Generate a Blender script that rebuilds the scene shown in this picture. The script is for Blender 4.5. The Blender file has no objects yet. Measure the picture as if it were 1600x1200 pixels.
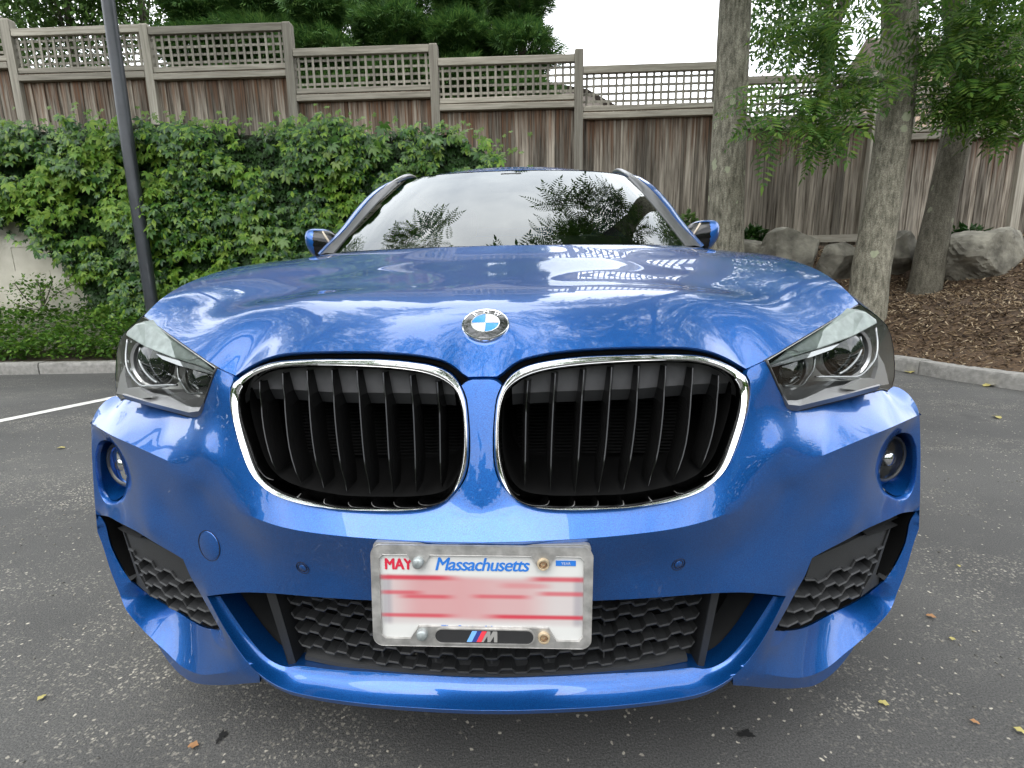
import bpy, bmesh, math, random
import numpy as np
from mathutils import Vector, Matrix
from mathutils.geometry import delaunay_2d_cdt

random.seed(7)
rng = np.random.default_rng(11)
scene = bpy.context.scene
COL = scene.collection
R_ = math.radians

# ------------------------------------------------------------------ camera
# World: the car's long axis is +Y, its nose is near Y = 0, the lot is Z = 0, metres.
F_PX, CAM_X, CAM_D, CAM_H, YAW, PITCH, ROLL = 801.752, 0.0703, 0.6954, 0.9605, 0.03166, 0.19185, -0.01855
CAM = np.array([CAM_X, -CAM_D, CAM_H])
FW = np.array([-math.sin(YAW) * math.cos(PITCH), math.cos(YAW) * math.cos(PITCH), -math.sin(PITCH)])
_r = np.array([math.cos(YAW), math.sin(YAW), 0.0])
_u = np.cross(_r, FW)
RT = _r * math.cos(ROLL) + _u * math.sin(ROLL)
UP = -_r * math.sin(ROLL) + _u * math.cos(ROLL)
cam_data = bpy.data.cameras.new('camera')
cam = bpy.data.objects.new('camera', cam_data)
COL.objects.link(cam)
cam_data.sensor_width = 36.0
cam_data.lens = F_PX / 1600.0 * 36.0
cam_data.clip_start = 0.02
cam_data.clip_end = 2000.0
mw = Matrix.Identity(4)
for i in range(3):
    mw[i][0], mw[i][1], mw[i][2], mw[i][3] = RT[i], UP[i], -FW[i], CAM[i]
cam.matrix_world = mw
scene.camera = cam

# ------------------------------------------------------------------ sky, sun, exposure
SUN_EL, SUN_AZ = R_(58), R_(200)          # high sun behind thin cloud, a little behind the camera
world = bpy.data.worlds.new('World')
scene.world = world
world.use_nodes = True
wn, wl = world.node_tree.nodes, world.node_tree.links
bg = wn['Background']
sky = wn.new('ShaderNodeTexSky')
sky.sky_type = 'NISHITA'
sky.sun_disc = False
sky.sun_elevation = SUN_EL
sky.sun_rotation = SUN_AZ
tc = wn.new('ShaderNodeTexCoord')
mp = wn.new('ShaderNodeMapping')
mp.inputs['Scale'].default_value = (1.0, 1.0, 2.2)
nz = wn.new('ShaderNodeTexNoise')
nz.inputs['Scale'].default_value = 2.6
nz.inputs['Detail'].default_value = 7
nz.inputs['Roughness'].default_value = 0.55
cr = wn.new('ShaderNodeValToRGB')
cr.color_ramp.elements[0].position = 0.30
cr.color_ramp.elements[0].color = (9.0, 9.6, 10.6, 1)
cr.color_ramp.elements[1].position = 0.68
cr.color_ramp.elements[1].color = (17.5, 17.8, 18.2, 1)
mx = wn.new('ShaderNodeMix')
mx.data_type = 'RGBA'
mx.inputs['Factor'].default_value = 0.93
wl.new(tc.outputs['Generated'], mp.inputs['Vector'])
wl.new(mp.outputs['Vector'], nz.inputs['Vector'])
wl.new(nz.outputs['Fac'], cr.inputs['Fac'])
wl.new(sky.outputs['Color'], mx.inputs['A'])
wl.new(cr.outputs['Color'], mx.inputs['B'])
wl.new(mx.outputs['Result'], bg.inputs['Color'])
bg.inputs['Strength'].default_value = 0.10
sun_d = bpy.data.lights.new('sun', 'SUN')
sun_d.energy = 1.1
sun_d.angle = R_(55)
sun_d.color = (1.0, 0.96, 0.9)
sun = bpy.data.objects.new('sun', sun_d)
COL.objects.link(sun)
sdir = Vector((math.sin(SUN_AZ) * math.cos(SUN_EL), math.cos(SUN_AZ) * math.cos(SUN_EL), math.sin(SUN_EL)))
sun.rotation_euler = sdir.to_track_quat('Z', 'Y').to_euler()
sun.location = (0, 0, 30)
vs = scene.view_settings
vs.view_transform = 'Standard'
vs.look = 'None'
vs.gamma = 1.0
vs.use_curve_mapping = False
vs.exposure = 1.15
scene.cycles.use_denoising = True
scene.cycles.max_bounces = 10
scene.cycles.transparent_max_bounces = 16
scene.cycles.caustics_reflective = False
scene.cycles.caustics_refractive = False

# ------------------------------------------------------------------ measuring: photo pixel (1600 wide) -> world point at a known depth
def ray(px, py):
    return FW + RT * ((px - 800.0) / F_PX) - UP * ((py - 600.0) / F_PX)
def PY(px, py, Y):
    v = ray(px, py); return CAM + v * ((Y - CAM[1]) / v[1])
def PX(px, py, X):
    v = ray(px, py); return CAM + v * ((X - CAM[0]) / v[0])
def PZ(px, py, Z):
    v = ray(px, py); return CAM + v * ((Z - CAM[2]) / v[2])
def proj(p):
    v = np.asarray(p, float) - CAM
    D = v @ FW
    return 800 + F_PX * (v @ RT) / D, 600 - F_PX * (v @ UP) / D
def centre(py, Y):                        # point of the car's middle plane seen in row py
    lo, hi = 600.0, 950.0
    for _ in range(50):
        m = 0.5 * (lo + hi)
        if PY(m, py, Y)[0] < 0: lo = m
        else: hi = m
    p = PY(lo, py, Y); p[0] = 0.0
    return p

# ------------------------------------------------------------------ object helpers
def tag(o, label=None, cat=None, group=None, kind=None):
    if label: o['label'] = label
    if cat: o['category'] = cat
    if group: o['group'] = group
    if kind: o['kind'] = kind
    return o
def empty(name, loc=(0, 0, 0), parent=None):
    o = bpy.data.objects.new(name, None)
    o.empty_display_size = 0.1
    COL.objects.link(o)
    if parent is not None:
        o.parent = parent
    o.location = loc
    return o
def mesh_np(name, V, Fc, mat=None, smooth=False, uniform=0):
    """V: (n,3); Fc: list of tuples, or an int array (m,k)"""
    me = bpy.data.meshes.new(name)
    V = np.asarray(V, dtype=np.float32)
    if isinstance(Fc, np.ndarray):
        k = Fc.shape[1]; m = Fc.shape[0]
        me.vertices.add(len(V)); me.vertices.foreach_set('co', V.ravel())
        me.loops.add(m * k); me.loops.foreach_set('vertex_index', Fc.astype(np.int32).ravel())
        me.polygons.add(m)
        me.polygons.foreach_set('loop_start', np.arange(0, m * k, k, dtype=np.int32))
        me.update(calc_edges=True)
    else:
        me.from_pydata([tuple(map(float, v)) for v in V], [], [tuple(int(i) for i in f) for f in Fc])
        me.update()
    if mat is not None: me.materials.append(mat)
    if smooth:
        me.polygons.foreach_set('use_smooth', [True] * len(me.polygons))
    return me
def place(name, me, parent=None, loc=None):
    o = bpy.data.objects.new(name, me)
    COL.objects.link(o)
    if parent is not None: o.parent = parent
    if loc is not None: o.location = loc
    return o
def obj(name, V, Fc, mat=None, parent=None, smooth=False, sharp=None, loc=None):
    me = mesh_np(name, V, Fc, mat, smooth)
    if sharp is not None: me.set_sharp_from_angle(angle=R_(sharp))
    return place(name, me, parent, loc)
class MB:
    """collects shapes, then links them as one mesh object"""
    def __init__(s): s.V = []; s.F = []
    def add(s, V, Fc):
        n = len(s.V); s.V += [tuple(v) for v in V]; s.F += [tuple(i + n for i in f) for f in Fc]
    def box(s, c, d, rot=None):
        c = np.array(c, float); d = np.array(d, float) / 2
        P = np.array([(x, y, z) for x in (-1, 1) for y in (-1, 1) for z in (-1, 1)]) * d
        if rot is not None: P = P @ np.array(rot.to_3x3()).T
        s.add(P + c, [(0, 1, 3, 2), (4, 6, 7, 5), (0, 4, 5, 1), (2, 3, 7, 6), (0, 2, 6, 4), (1, 5, 7, 3)])
    def tube(s, pts, rad, n=10, cap=True, closed=False):
        pts = np.asarray(pts, float); m = len(pts)
        rad = np.broadcast_to(np.asarray(rad, float), (m,))
        T = np.roll(pts, -1, 0) - np.roll(pts, 1, 0) if closed else np.gradient(pts, axis=0)
        T /= np.linalg.norm(T, axis=1)[:, None] + 1e-12
        a = np.array([0, 0, 1.0]) if abs(T[0][2]) < 0.9 else np.array([1.0, 0, 0])
        N = np.cross(T[0], a); N /= np.linalg.norm(N)
        rows = []
        for i in range(m):
            N = N - T[i] * (N @ T[i]); N /= np.linalg.norm(N) + 1e-12
            B = np.cross(T[i], N)
            t = np.arange(n) * 2 * math.pi / n
            rows.append(pts[i] + rad[i] * (np.cos(t)[:, None] * N + np.sin(t)[:, None] * B))
        V = np.concatenate(rows); Fc = []
        for i in range(m if closed else m - 1):
            j = (i + 1) % m
            for k in range(n):
                l = (k + 1) % n
                Fc.append((i * n + k, i * n + l, j * n + l, j * n + k))
        if cap and not closed:
            Fc.append(tuple(range(n))[::-1]); Fc.append(tuple((m - 1) * n + k for k in range(n)))
        s.add(V, Fc)
    def grid(s, G, flip=False, closed_u=False):
        G = np.asarray(G, float); a, b = G.shape[:2]
        Fc = []
        for i in range(a - (0 if closed_u else 1)):
            for j in range(b - 1):
                i2 = (i + 1) % a
                q = (i * b + j, i2 * b + j, i2 * b + j + 1, i * b + j + 1)
                Fc.append(q[::-1] if flip else q)
        s.add(G.reshape(-1, 3), Fc)
    def build(s, name, mat, parent=None, smooth=False, sharp=None, loc=None):
        return obj(name, np.array(s.V), s.F, mat, parent, smooth, sharp, loc)
    def mesh(s, name, mat, smooth=False, sharp=None):
        me = mesh_np(name, np.array(s.V), s.F, mat, smooth)
        if sharp is not None: me.set_sharp_from_angle(angle=R_(sharp))
        return me
def bevel(o, w, seg=2, ang=30):
    m = o.modifiers.new('bevel', 'BEVEL')
    m.width = w; m.segments = seg; m.limit_method = 'ANGLE'; m.angle_limit = R_(ang)
    m.use_clamp_overlap = True
    return m

# ------------------------------------------------------------------ materials
def mat_new(name):
    m = bpy.data.materials.new(name); m.use_nodes = True
    return m, m.node_tree.nodes, m.node_tree.links, m.node_tree.nodes['Principled BSDF']
def pmat(name, col, rough=0.5, metal=0.0, coat=0.0, coat_rough=0.03, spec=0.5, var=0.0, vscale=8.0, bump=0.0, bscale=60.0, col2=None, emis=None):
    m, n, l, b = mat_new(name)
    b.inputs['Roughness'].default_value = rough
    b.inputs['Metallic'].default_value = metal
    b.inputs['Coat Weight'].default_value = coat
    b.inputs['Coat Roughness'].default_value = coat_rough
    b.inputs['Specular IOR Level'].default_value = spec
    b.inputs['Base Color'].default_value = (*col, 1)
    t = n.new('ShaderNodeTexCoord')
    if var > 0 or col2 is not None:
        z = n.new('ShaderNodeTexNoise'); z.inputs['Scale'].default_value = vscale; z.inputs['Detail'].default_value = 6
        r = n.new('ShaderNodeValToRGB')
        r.color_ramp.elements[0].position = 0.33; r.color_ramp.elements[1].position = 0.68
        c2 = col2 if col2 is not None else tuple(min(1, c * (1 + var)) for c in col)
        c1 = col if col2 is not None else tuple(c * (1 - var) for c in col)
        r.color_ramp.elements[0].color = (*c1, 1); r.color_ramp.elements[1].color = (*c2, 1)
        l.new(t.outputs['Object'], z.inputs['Vector']); l.new(z.outputs['Fac'], r.inputs['Fac'])
        l.new(r.outputs['Color'], b.inputs['Base Color'])
    if bump > 0:
        z = n.new('ShaderNodeTexNoise'); z.inputs['Scale'].default_value = bscale; z.inputs['Detail'].default_value = 5
        u = n.new('ShaderNodeBump'); u.inputs['Strength'].default_value = bump; u.inputs['Distance'].default_value = 0.01
        l.new(t.outputs['Object'], z.inputs['Vector']); l.new(z.outputs['Fac'], u.inputs['Height'])
        l.new(u.outputs['Normal'], b.inputs['Normal'])
    return m

def paint_mat():
    m, n, l, b = mat_new('blue_metallic_paint')
    b.inputs['Metallic'].default_value = 0.62
    b.inputs['Roughness'].default_value = 0.36
    b.inputs['Coat Weight'].default_value = 1.0
    b.inputs['Coat Roughness'].default_value = 0.012
    b.inputs['Coat IOR'].default_value = 1.55
    t = n.new('ShaderNodeTexCoord')
    z = n.new('ShaderNodeTexNoise'); z.inputs['Scale'].default_value = 700; z.inputs['Detail'].default_value = 2
    r = n.new('ShaderNodeValToRGB')
    r.color_ramp.elements[0].position = 0.36; r.color_ramp.elements[1].position = 0.68
    r.color_ramp.elements[0].color = (0.0025, 0.060, 0.255, 1); r.color_ramp.elements[1].color = (0.005, 0.116, 0.425, 1)
    l.new(t.outputs['Object'], z.inputs['Vector']); l.new(z.outputs['Fac'], r.inputs['Fac'])
    l.new(r.outputs['Color'], b.inputs['Base Color'])
    return m
PAINT = paint_mat()
CHROME = pmat('chrome', (0.80, 0.80, 0.79), 0.06, 1.0)
STEEL = pmat('worn_steel', (0.52, 0.51, 0.49), 0.42, 0.75, var=0.25, vscale=60, bump=0.05, bscale=300)
GLOSSBLACK = pmat('gloss_black_plastic', (0.006, 0.006, 0.006), 0.10, spec=0.45)
MATTBLACK = pmat('grained_black_plastic', (0.026, 0.027, 0.028), 0.55, bump=0.15, bscale=900)
DARKVOID = pmat('shadowed_black_liner', (0.006, 0.006, 0.006), 0.85, spec=0.06)
FINBLACK = pmat('radiator_black', (0.010, 0.010, 0.010), 0.7, spec=0.12)
GREYPLASTIC = pmat('grey_shutter_plastic', (0.095, 0.095, 0.098), 0.6, var=0.15, vscale=40, bump=0.1, bscale=700)
RUBBER = pmat('tyre_rubber', (0.02, 0.02, 0.02), 0.8, bump=0.2, bscale=90)
RIM = pmat('alloy_rim', (0.5, 0.5, 0.52), 0.3, 0.9)
TRIM = pmat('grey_pillar_trim', (0.045, 0.045, 0.047), 0.35)
ALU = pmat('satin_rail', (0.35, 0.35, 0.36), 0.3, 0.9)

def glass_mat(name, tint, ior, rough=0.0, extra=0.0, refl=1.0):
    m, n, l, b = mat_new(name)
    n.remove(b)
    out = n['Material Output']
    tr = n.new('ShaderNodeBsdfTransparent'); tr.inputs['Color'].default_value = (*tint, 1)
    gl = n.new('ShaderNodeBsdfGlossy'); gl.inputs['Roughness'].default_value = rough; gl.inputs['Color'].default_value = (0.97 * refl, 1.0 * refl, 0.99 * refl, 1)
    fr = n.new('ShaderNodeFresnel'); fr.inputs['IOR'].default_value = ior
    mx = n.new('ShaderNodeMixShader')
    if extra > 0:
        a = n.new('ShaderNodeMath'); a.operation = 'ADD'; a.inputs[1].default_value = extra; a.use_clamp = True
        l.new(fr.outputs['Fac'], a.inputs[0]); l.new(a.outputs[0], mx.inputs['Fac'])
    else:
        l.new(fr.outputs['Fac'], mx.inputs['Fac'])
    l.new(tr.outputs['BSDF'], mx.inputs[1]); l.new(gl.outputs['BSDF'], mx.inputs[2])
    l.new(mx.outputs['Shader'], out.inputs['Surface'])
    return m
WINDSHIELD = glass_mat('laminated_glass', (0.45, 0.52, 0.49), 1.70, refl=0.95)
SIDEGLASS = glass_mat('tinted_side_glass', (0.10, 0.11, 0.11), 1.6)
LENS = glass_mat('clear_polycarbonate', (0.95, 0.96, 0.95), 1.40)

# ------------------------------------------------------------------ surface patches
def catmull(pts, step):
    """smooth curve through the points, resampled evenly (ends kept)"""
    P = np.asarray(pts, float)
    if len(P) == 2:
        n = max(1, int(round(np.linalg.norm(P[1] - P[0]) / step)))
        return np.array([P[0] + (P[1] - P[0]) * i / n for i in range(n + 1)])
    Q = np.vstack([2 * P[0] - P[1], P, 2 * P[-1] - P[-2]])
    out = []
    for i in range(1, len(Q) - 2):
        p0, p1, p2, p3 = Q[i - 1:i + 3]
        t0 = 0.0; t1 = t0 + max(np.linalg.norm(p1 - p0), 1e-6) ** 0.5
        t2 = t1 + max(np.linalg.norm(p2 - p1), 1e-6) ** 0.5; t3 = t2 + max(np.linalg.norm(p3 - p2), 1e-6) ** 0.5
        for t in np.linspace(t1, t2, 24, endpoint=False):
            A1 = (t1 - t) / (t1 - t0) * p0 + (t - t0) / (t1 - t0) * p1
            A2 = (t2 - t) / (t2 - t1) * p1 + (t - t1) / (t2 - t1) * p2
            A3 = (t3 - t) / (t3 - t2) * p2 + (t - t2) / (t3 - t2) * p3
            B1 = (t2 - t) / (t2 - t0) * A1 + (t - t0) / (t2 - t0) * A2
            B2 = (t3 - t) / (t3 - t1) * A2 + (t - t1) / (t3 - t1) * A3
            out.append((t2 - t) / (t2 - t1) * B1 + (t - t1) / (t2 - t1) * B2)
    out.append(P[-1]); out = np.array(out)
    s = np.concatenate([[0], np.cumsum(np.linalg.norm(np.diff(out, axis=0), axis=1))])
    n = max(2, int(round(s[-1] / step)))
    q = np.linspace(0, s[-1], n + 1)
    return np.stack([np.interp(q, s, out[:, k]) for k in range(3)], 1)
def inside(poly, pts):
    x, y = pts[:, 0], pts[:, 1]
    r = np.zeros(len(pts), bool)
    a = poly; b = np.roll(poly, -1, 0)
    for (x1, y1), (x2, y2) in zip(a, b):
        if y1 == y2: continue
        c = (y1 > y) != (y2 > y)
        r ^= c & (x < (x2 - x1) * (y - y1) / (y2 - y1) + x1)
    return r
class TPS:
    def __init__(s, uv, w, lam=1e-7):
        uv = np.asarray(uv, float); w = np.asarray(w, float)
        s.c = uv.mean(0); s.k = 1.0 / max(uv.std(), 1e-6)
        U = (uv - s.c) * s.k; s.U = U; n = len(U)
        d2 = ((U[:, None] - U[None]) ** 2).sum(-1)
        K = np.where(d2 > 0, d2 * np.log(np.maximum(d2, 1e-20)), 0) + lam * np.eye(n)
        A = np.zeros((n + 3, n + 3)); A[:n, :n] = K; A[:n, n] = 1; A[:n, n + 1:] = U
        A[n, :n] = 1; A[n + 1:, :n] = U.T
        s.a = np.linalg.lstsq(A, np.concatenate([w, [0, 0, 0]]), rcond=None)[0]
    def __call__(s, uv):
        U = (np.asarray(uv, float) - s.c) * s.k
        d2 = ((U[:, None] - s.U[None]) ** 2).sum(-1)
        K = np.where(d2 > 0, d2 * np.log(np.maximum(d2, 1e-20)), 0)
        return K @ s.a[:-3] + s.a[-3] + U @ s.a[-2:]
def chain(*cs):
    """joins curves head to tail into one closed loop (reverse with [::-1] before)"""
    L = []
    for c in cs:
        for p in c:
            if not L or np.linalg.norm(np.asarray(p) - L[-1]) > 1e-5: L.append(np.asarray(p, float))
    if np.linalg.norm(L[0] - L[-1]) < 1e-5: L.pop()
    return np.array(L)
AX = {'XZ': (0, 2, 1), 'XY': (0, 1, 2), 'YZ': (1, 2, 0)}
def patch(outer, holes=(), dom='XZ', ctrl=(), spacing=0.02, base=None, lam=1e-6, every=0.018):
    """triangulated sheet inside a closed 3D loop; depth is a thin-plate surface through the loop, the holes and the control points.
    base: smooth function of the domain added to the depth"""
    a, b, c = AX[dom]
    loops = [np.asarray(outer)] + [np.asarray(h) for h in holes]
    bw = (lambda P: P[:, c]) if base is None else (lambda P: P[:, c] - base(P[:, [a, b]]))
    pts = []
    for L in loops:
        keep = [0]
        for i in range(1, len(L)):
            if np.linalg.norm(L[i] - L[keep[-1]]) >= every: keep.append(i)
        pts.append(L[keep])
    if len(ctrl): pts.append(np.asarray(ctrl, float))
    D = np.vstack(pts)
    _, ui = np.unique(np.round(D[:, [a, b]], 4), axis=0, return_index=True)
    D = D[ui]
    W = bw(D); UV = D[:, [a, b]]
    if a == 0:                                  # the car is symmetric: the surface must cross the middle plane level
        near = (D[:, 0] < 0.30) & (D[:, 0] > 1e-4)
        UV = np.vstack([UV, UV[near] * [-1, 1]]); W = np.concatenate([W, W[near]])
    f = TPS(UV, W, lam)
    polys = [L[:, [a, b]] for L in loops]
    lo = polys[0].min(0); hi = polys[0].max(0)
    gx = np.arange(lo[0], hi[0], spacing); gy = np.arange(lo[1], hi[1], spacing * 0.866)
    G = np.array([(x + (0.5 * spacing if j % 2 else 0), y) for j, y in enumerate(gy) for x in gx])
    ok = inside(polys[0], G)
    for h in polys[1:]: ok &= ~inside(h, G)
    G = G[ok]
    allb = np.vstack(polys)
    if len(G):
        dm = np.full(len(G), 1e9)
        for i in range(0, len(allb), 200):
            dm = np.minimum(dm, np.sqrt(((G[:, None] - allb[None, i:i + 200]) ** 2).sum(-1)).min(1))
        G = G[dm > 0.55 * spacing]
    coords = [Vector(p) for p in allb] + [Vector(p) for p in G]
    E = []; o = 0
    for L in polys:
        n = len(L); E += [(o + i, o + (i + 1) % n) for i in range(n)]; o += n
    res = delaunay_2d_cdt(coords, E, [], 0, 1e-6)
    V2 = np.array([tuple(v) for v in res[0]]); tri = np.array([tuple(t) for t in res[2]], int)
    cen = V2[tri].mean(1)
    ok = inside(polys[0], cen)
    for h in polys[1:]: ok &= ~inside(h, cen)
    tri = tri[ok]
    P3 = np.zeros((len(V2), 3)); P3[:, a] = V2[:, 0]; P3[:, b] = V2[:, 1]
    w = f(V2)
    P3[:, c] = w if base is None else w + base(V2)
    B3 = np.vstack(loops)
    for i, orig in enumerate(res[3]):
        for k in orig:
            if k < len(B3): P3[i] = B3[k]; break
    return P3, tri
def orient(P, T, toward):
    """flip triangles so that they face the given point or direction (function of centroid)"""
    n = np.cross(P[T[:, 1]] - P[T[:, 0]], P[T[:, 2]] - P[T[:, 0]])
    d = np.asarray(toward, float)
    if (n @ d).sum() < 0: T = T[:, ::-1]
    return P, T
def strip(A, B):
    n = len(A); P = np.vstack([A, B])
    T = [(i, i + 1, n + i + 1) for i in range(n - 1)] + [(i, n + i + 1, n + i) for i in range(n - 1)]
    return P, np.array(T)
def flange(L, offs, closed=False):
    """ribbon along a curve: successive offset vectors (or functions of the curve)"""
    rows = [np.asarray(L)]
    for o in offs:
        rows.append(rows[0] + (o(rows[0]) if callable(o) else np.asarray(o)))
    out = []
    for r0, r1 in zip(rows[:-1], rows[1:]):
        if closed: r0 = np.vstack([r0, r0[:1]]); r1 = np.vstack([r1, r1[:1]])
        out.append(strip(r0, r1))
    return out
def weld(parts, mirror=False, eps=2e-4):
    V = []; T = []; o = 0
    for P, t in parts:
        V.append(P); T.append(np.asarray(t) + o); o += len(P)
    V = np.vstack(V); T = np.vstack(T)
    if mirror:
        V = np.vstack([V, V * [-1, 1, 1]]); T = np.vstack([T, T[:, ::-1] + o])
    key = np.round(V / eps).astype(np.int64)
    _, idx, inv = np.unique(key, axis=0, return_index=True, return_inverse=True)
    inv = inv.ravel()
    V = V[idx]; T = inv[T]
    T = T[(T[:, 0] != T[:, 1]) & (T[:, 1] != T[:, 2]) & (T[:, 0] != T[:, 2])]
    return V, T
def sheet(name, parts, mat, parent=None, mirror=False, sharp=22, bev=None):
    V, T = weld(parts, mirror)
    o = obj(name, V, T, mat, parent, smooth=True)
    bm = bmesh.new(); bm.from_mesh(o.data)
    bmesh.ops.recalc_face_normals(bm, faces=bm.faces[:])
    bm.to_mesh(o.data); bm.free()
    o.data.polygons.foreach_set('use_smooth', [True] * len(o.data.polygons))
    o.data.set_sharp_from_angle(angle=R_(sharp))
    if bev: bevel(o, bev, 2, sharp + 6)
    return o
# ================================================================== THE CAR
car = empty('parked_car', (0, 0, 0))
tag(car, 'blue compact SUV with two wide chrome kidney grilles, parked nose out on the asphalt lot', 'car')
CAR_OFF = np.array([0, 1.9, 0])
def part(o):
    """car geometry is written in world coordinates; hang it under the car"""
    return o
_px = np.array([0, .2, .31, .45, .55, .65, .75, .83, .88]); _py = np.array([.018, .034, .058, .108, .150, .200, .248, .30, .345])
_A = np.stack([np.ones_like(_px), _px ** 2, _px ** 4, _px ** 10], 1)
_pc = np.linalg.lstsq(_A, _py, rcond=None)[0]
def plan(x):
    x = np.minimum(np.abs(np.asarray(x, float)), 0.92)
    return _pc[0] + _pc[1] * x ** 2 + _pc[2] * x ** 4 + _pc[3] * x ** 10
def offz(z):
    return -0.012 + 0.34 * max(0.0, z - 0.63)
def PP(px, py, off=0.0, base=None):
    prev = None
    for Y in np.arange(-0.12, 0.62, 0.004):
        p = PY(px, py, Y)
        g = Y - plan(p[0]) - (off(p[2]) if callable(off) else off)
        if prev is not None and prev[0] < 0 <= g:
            t = -prev[0] / (g - prev[0])
            return PY(px, py, prev[1] + t * (Y - prev[1]))
        prev = (g, Y)
    return PY(px, py, 0.45)
def PPs(L, off=0.0): return [PP(x, y, off) for x, y in L]
def EY(L): return [PY(x, y, Y) for x, y, Y in L]
def oz(extra): return lambda z: offz(z) + extra
ST = 0.011
BASE = lambda uv: plan(uv[:, 0])

# ---- kidney outlines (right-hand one as seen), pixel rows of the photograph
K_OUT = [(783.5, 602), (776, 620), (772, 650), (770, 690), (772, 727.5), (779, 750), (792.5, 768), (815, 785), (845, 793.5), (890, 796.5), (960, 794),
         (1005, 790), (1050, 783), (1095, 768), (1117.5, 751), (1135.5, 732), (1150.5, 702), (1162, 668), (1170, 635), (1173, 611), (1172, 596), (1167, 585.5)]
K_TOP = [(1167, 585.5), (1147.5, 572.5), (1125, 562.5), (1102, 556), (1080, 553.5), (1020, 552.5), (980, 553.5), (920, 555.5), (890, 558), (860, 562), (830, 568), (807.5, 577), (792.5, 589), (783.5, 602)]
K_IN = [(794, 611), (786.5, 632), (783, 665), (783, 690), (784.5, 715), (790, 741), (803, 768), (819.5, 780), (860, 786.5), (905, 787), (980, 784.5), (1005, 781), (1050, 772),
        (1087.5, 759), (1110, 743), (1125, 723), (1137, 693), (1147.5, 660), (1153.5, 632), (1153, 608), (1146, 594.5), (1129.5, 581), (1110, 572), (1087.5, 567), (1050, 565),
        (1005, 566), (980, 567), (920, 571), (875, 576), (845, 581.5), (822.5, 589), (804.5, 599), (794, 611)]
k_out = catmull(PPs(K_OUT, oz(0.0)), ST)
k_top = catmull(PPs(K_TOP, oz(0.004)), ST)
k_top[0] = k_out[-1]; k_top[-1] = k_out[0]

# ---- hood front edge and headlight outline
H_EDGE = [(756, 587.5), (780, 587), (785, 582), (800, 569), (815, 560.5), (830, 556), (860, 550), (890, 546.5), (920, 544), (980, 541.5), (1020, 541), (1072, 542), (1095, 545), (1117.5, 551), (1140, 561), (1155, 570), (1165.5, 576)]
HL_TOP = [(1197, 564, .170), (1230, 544, .207), (1280, 514, .278), (1340, 477, .385), (1346, 476, .395)]
HL_OUT = [(1346, 476, .395), (1366, 490, .410), (1386, 508, .422), (1394, 530, .428), (1398, 560, .425), (1398, 590, .410), (1394, 606, .395), (1386, 611.5, .38)]
HL_BOT = [(1386, 611.5, .38), (1378, 609, .366), (1360, 613, .345), (1320, 624, .295), (1280, 634, .247), (1250, 641, .211), (1238, 638, .203), (1228, 628, .193), (1216, 606, .180), (1206, 584, .173), (1197, 564, .170)]
hl_top = catmull(EY(HL_TOP), ST); hl_out = catmull(EY(HL_OUT), ST); hl_bot = catmull(EY(HL_BOT), ST)

# ---- bumper feature lines
def cPP(py, extra=0.0):
    Y = .05
    for _ in range(30):
        p = centre(py, Y); Y = .6 * Y + .4 * (float(plan(0)) + offz(p[2]) + extra)
    return centre(py, Y)
seam = np.array(cPP(593.5))
vtip = PP(1170, 577.5, oz(0.004))
shelfK = [(756, 847), (820, 846.5), (890, 843), (970, 837), (1050, 827), (1098, 816), (1132, 803.5), (1155, 789.5), (1177, 770), (1193, 749), (1205, 734), (1222, 727), (1240, 725)]
k_pts = [np.array(centre(848, -0.024))] + [PP(x, y, o) for (x, y), o in zip(shelfK[1:], [-.042, -.041, -.039, -.036, -.032, -.026, -.018, -.009, -.003, .0, .001, .001])]
S_line = [(1240, 725), (1262, 721), (1276, 716), (1302.5, 705), (1323.5, 696), (1355, 683), (1390, 669)]
s_pts = [k_pts[-1]] + PPs(S_line[1:], 0.0) + [PY(1437, 648, .352)]
k_crv = catmull(k_pts, ST); s_crv = catmull(s_pts, ST)
cornerTop = EY([(1386, 611.5, .38), (1399, 604, .398), (1416, 613, .390), (1430, 630, .374), (1437, 648, .352)])
corner_crv = catmull(cornerTop, ST)
c_seam_k = catmull([seam, cPP(640), cPP(690), cPP(740), cPP(780), cPP(805, .0), centre(826, -.010), centre(848, -.024)], ST)
seam_out = catmull([seam, PP(768, 593.6, oz(.0)), PP(776, 596, oz(.0)), k_out[0]], .004)
neck = catmull([k_out[-1], vtip, PY(1197, 564, .170)], ST)
B1 = chain(c_seam_k, k_crv, s_crv, corner_crv[::-1], hl_bot, neck[::-1], k_out[::-1], seam_out[::-1])
fade = [PP(1215, 700, .003), PP(1240, 700, .006), PP(1215, 755, .002), PP(1235, 750, .001), PP(1260, 745, .000), PP(1205, 770, .001)]
ctrl1 = [PP(1190, 640, .034), PP(1195, 690, .012), PP(1300, 668, .036), PP(1262, 692, .013)] + fade
p_b1 = patch(B1, dom='XZ', base=BASE, ctrl=ctrl1, spacing=0.013)

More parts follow.
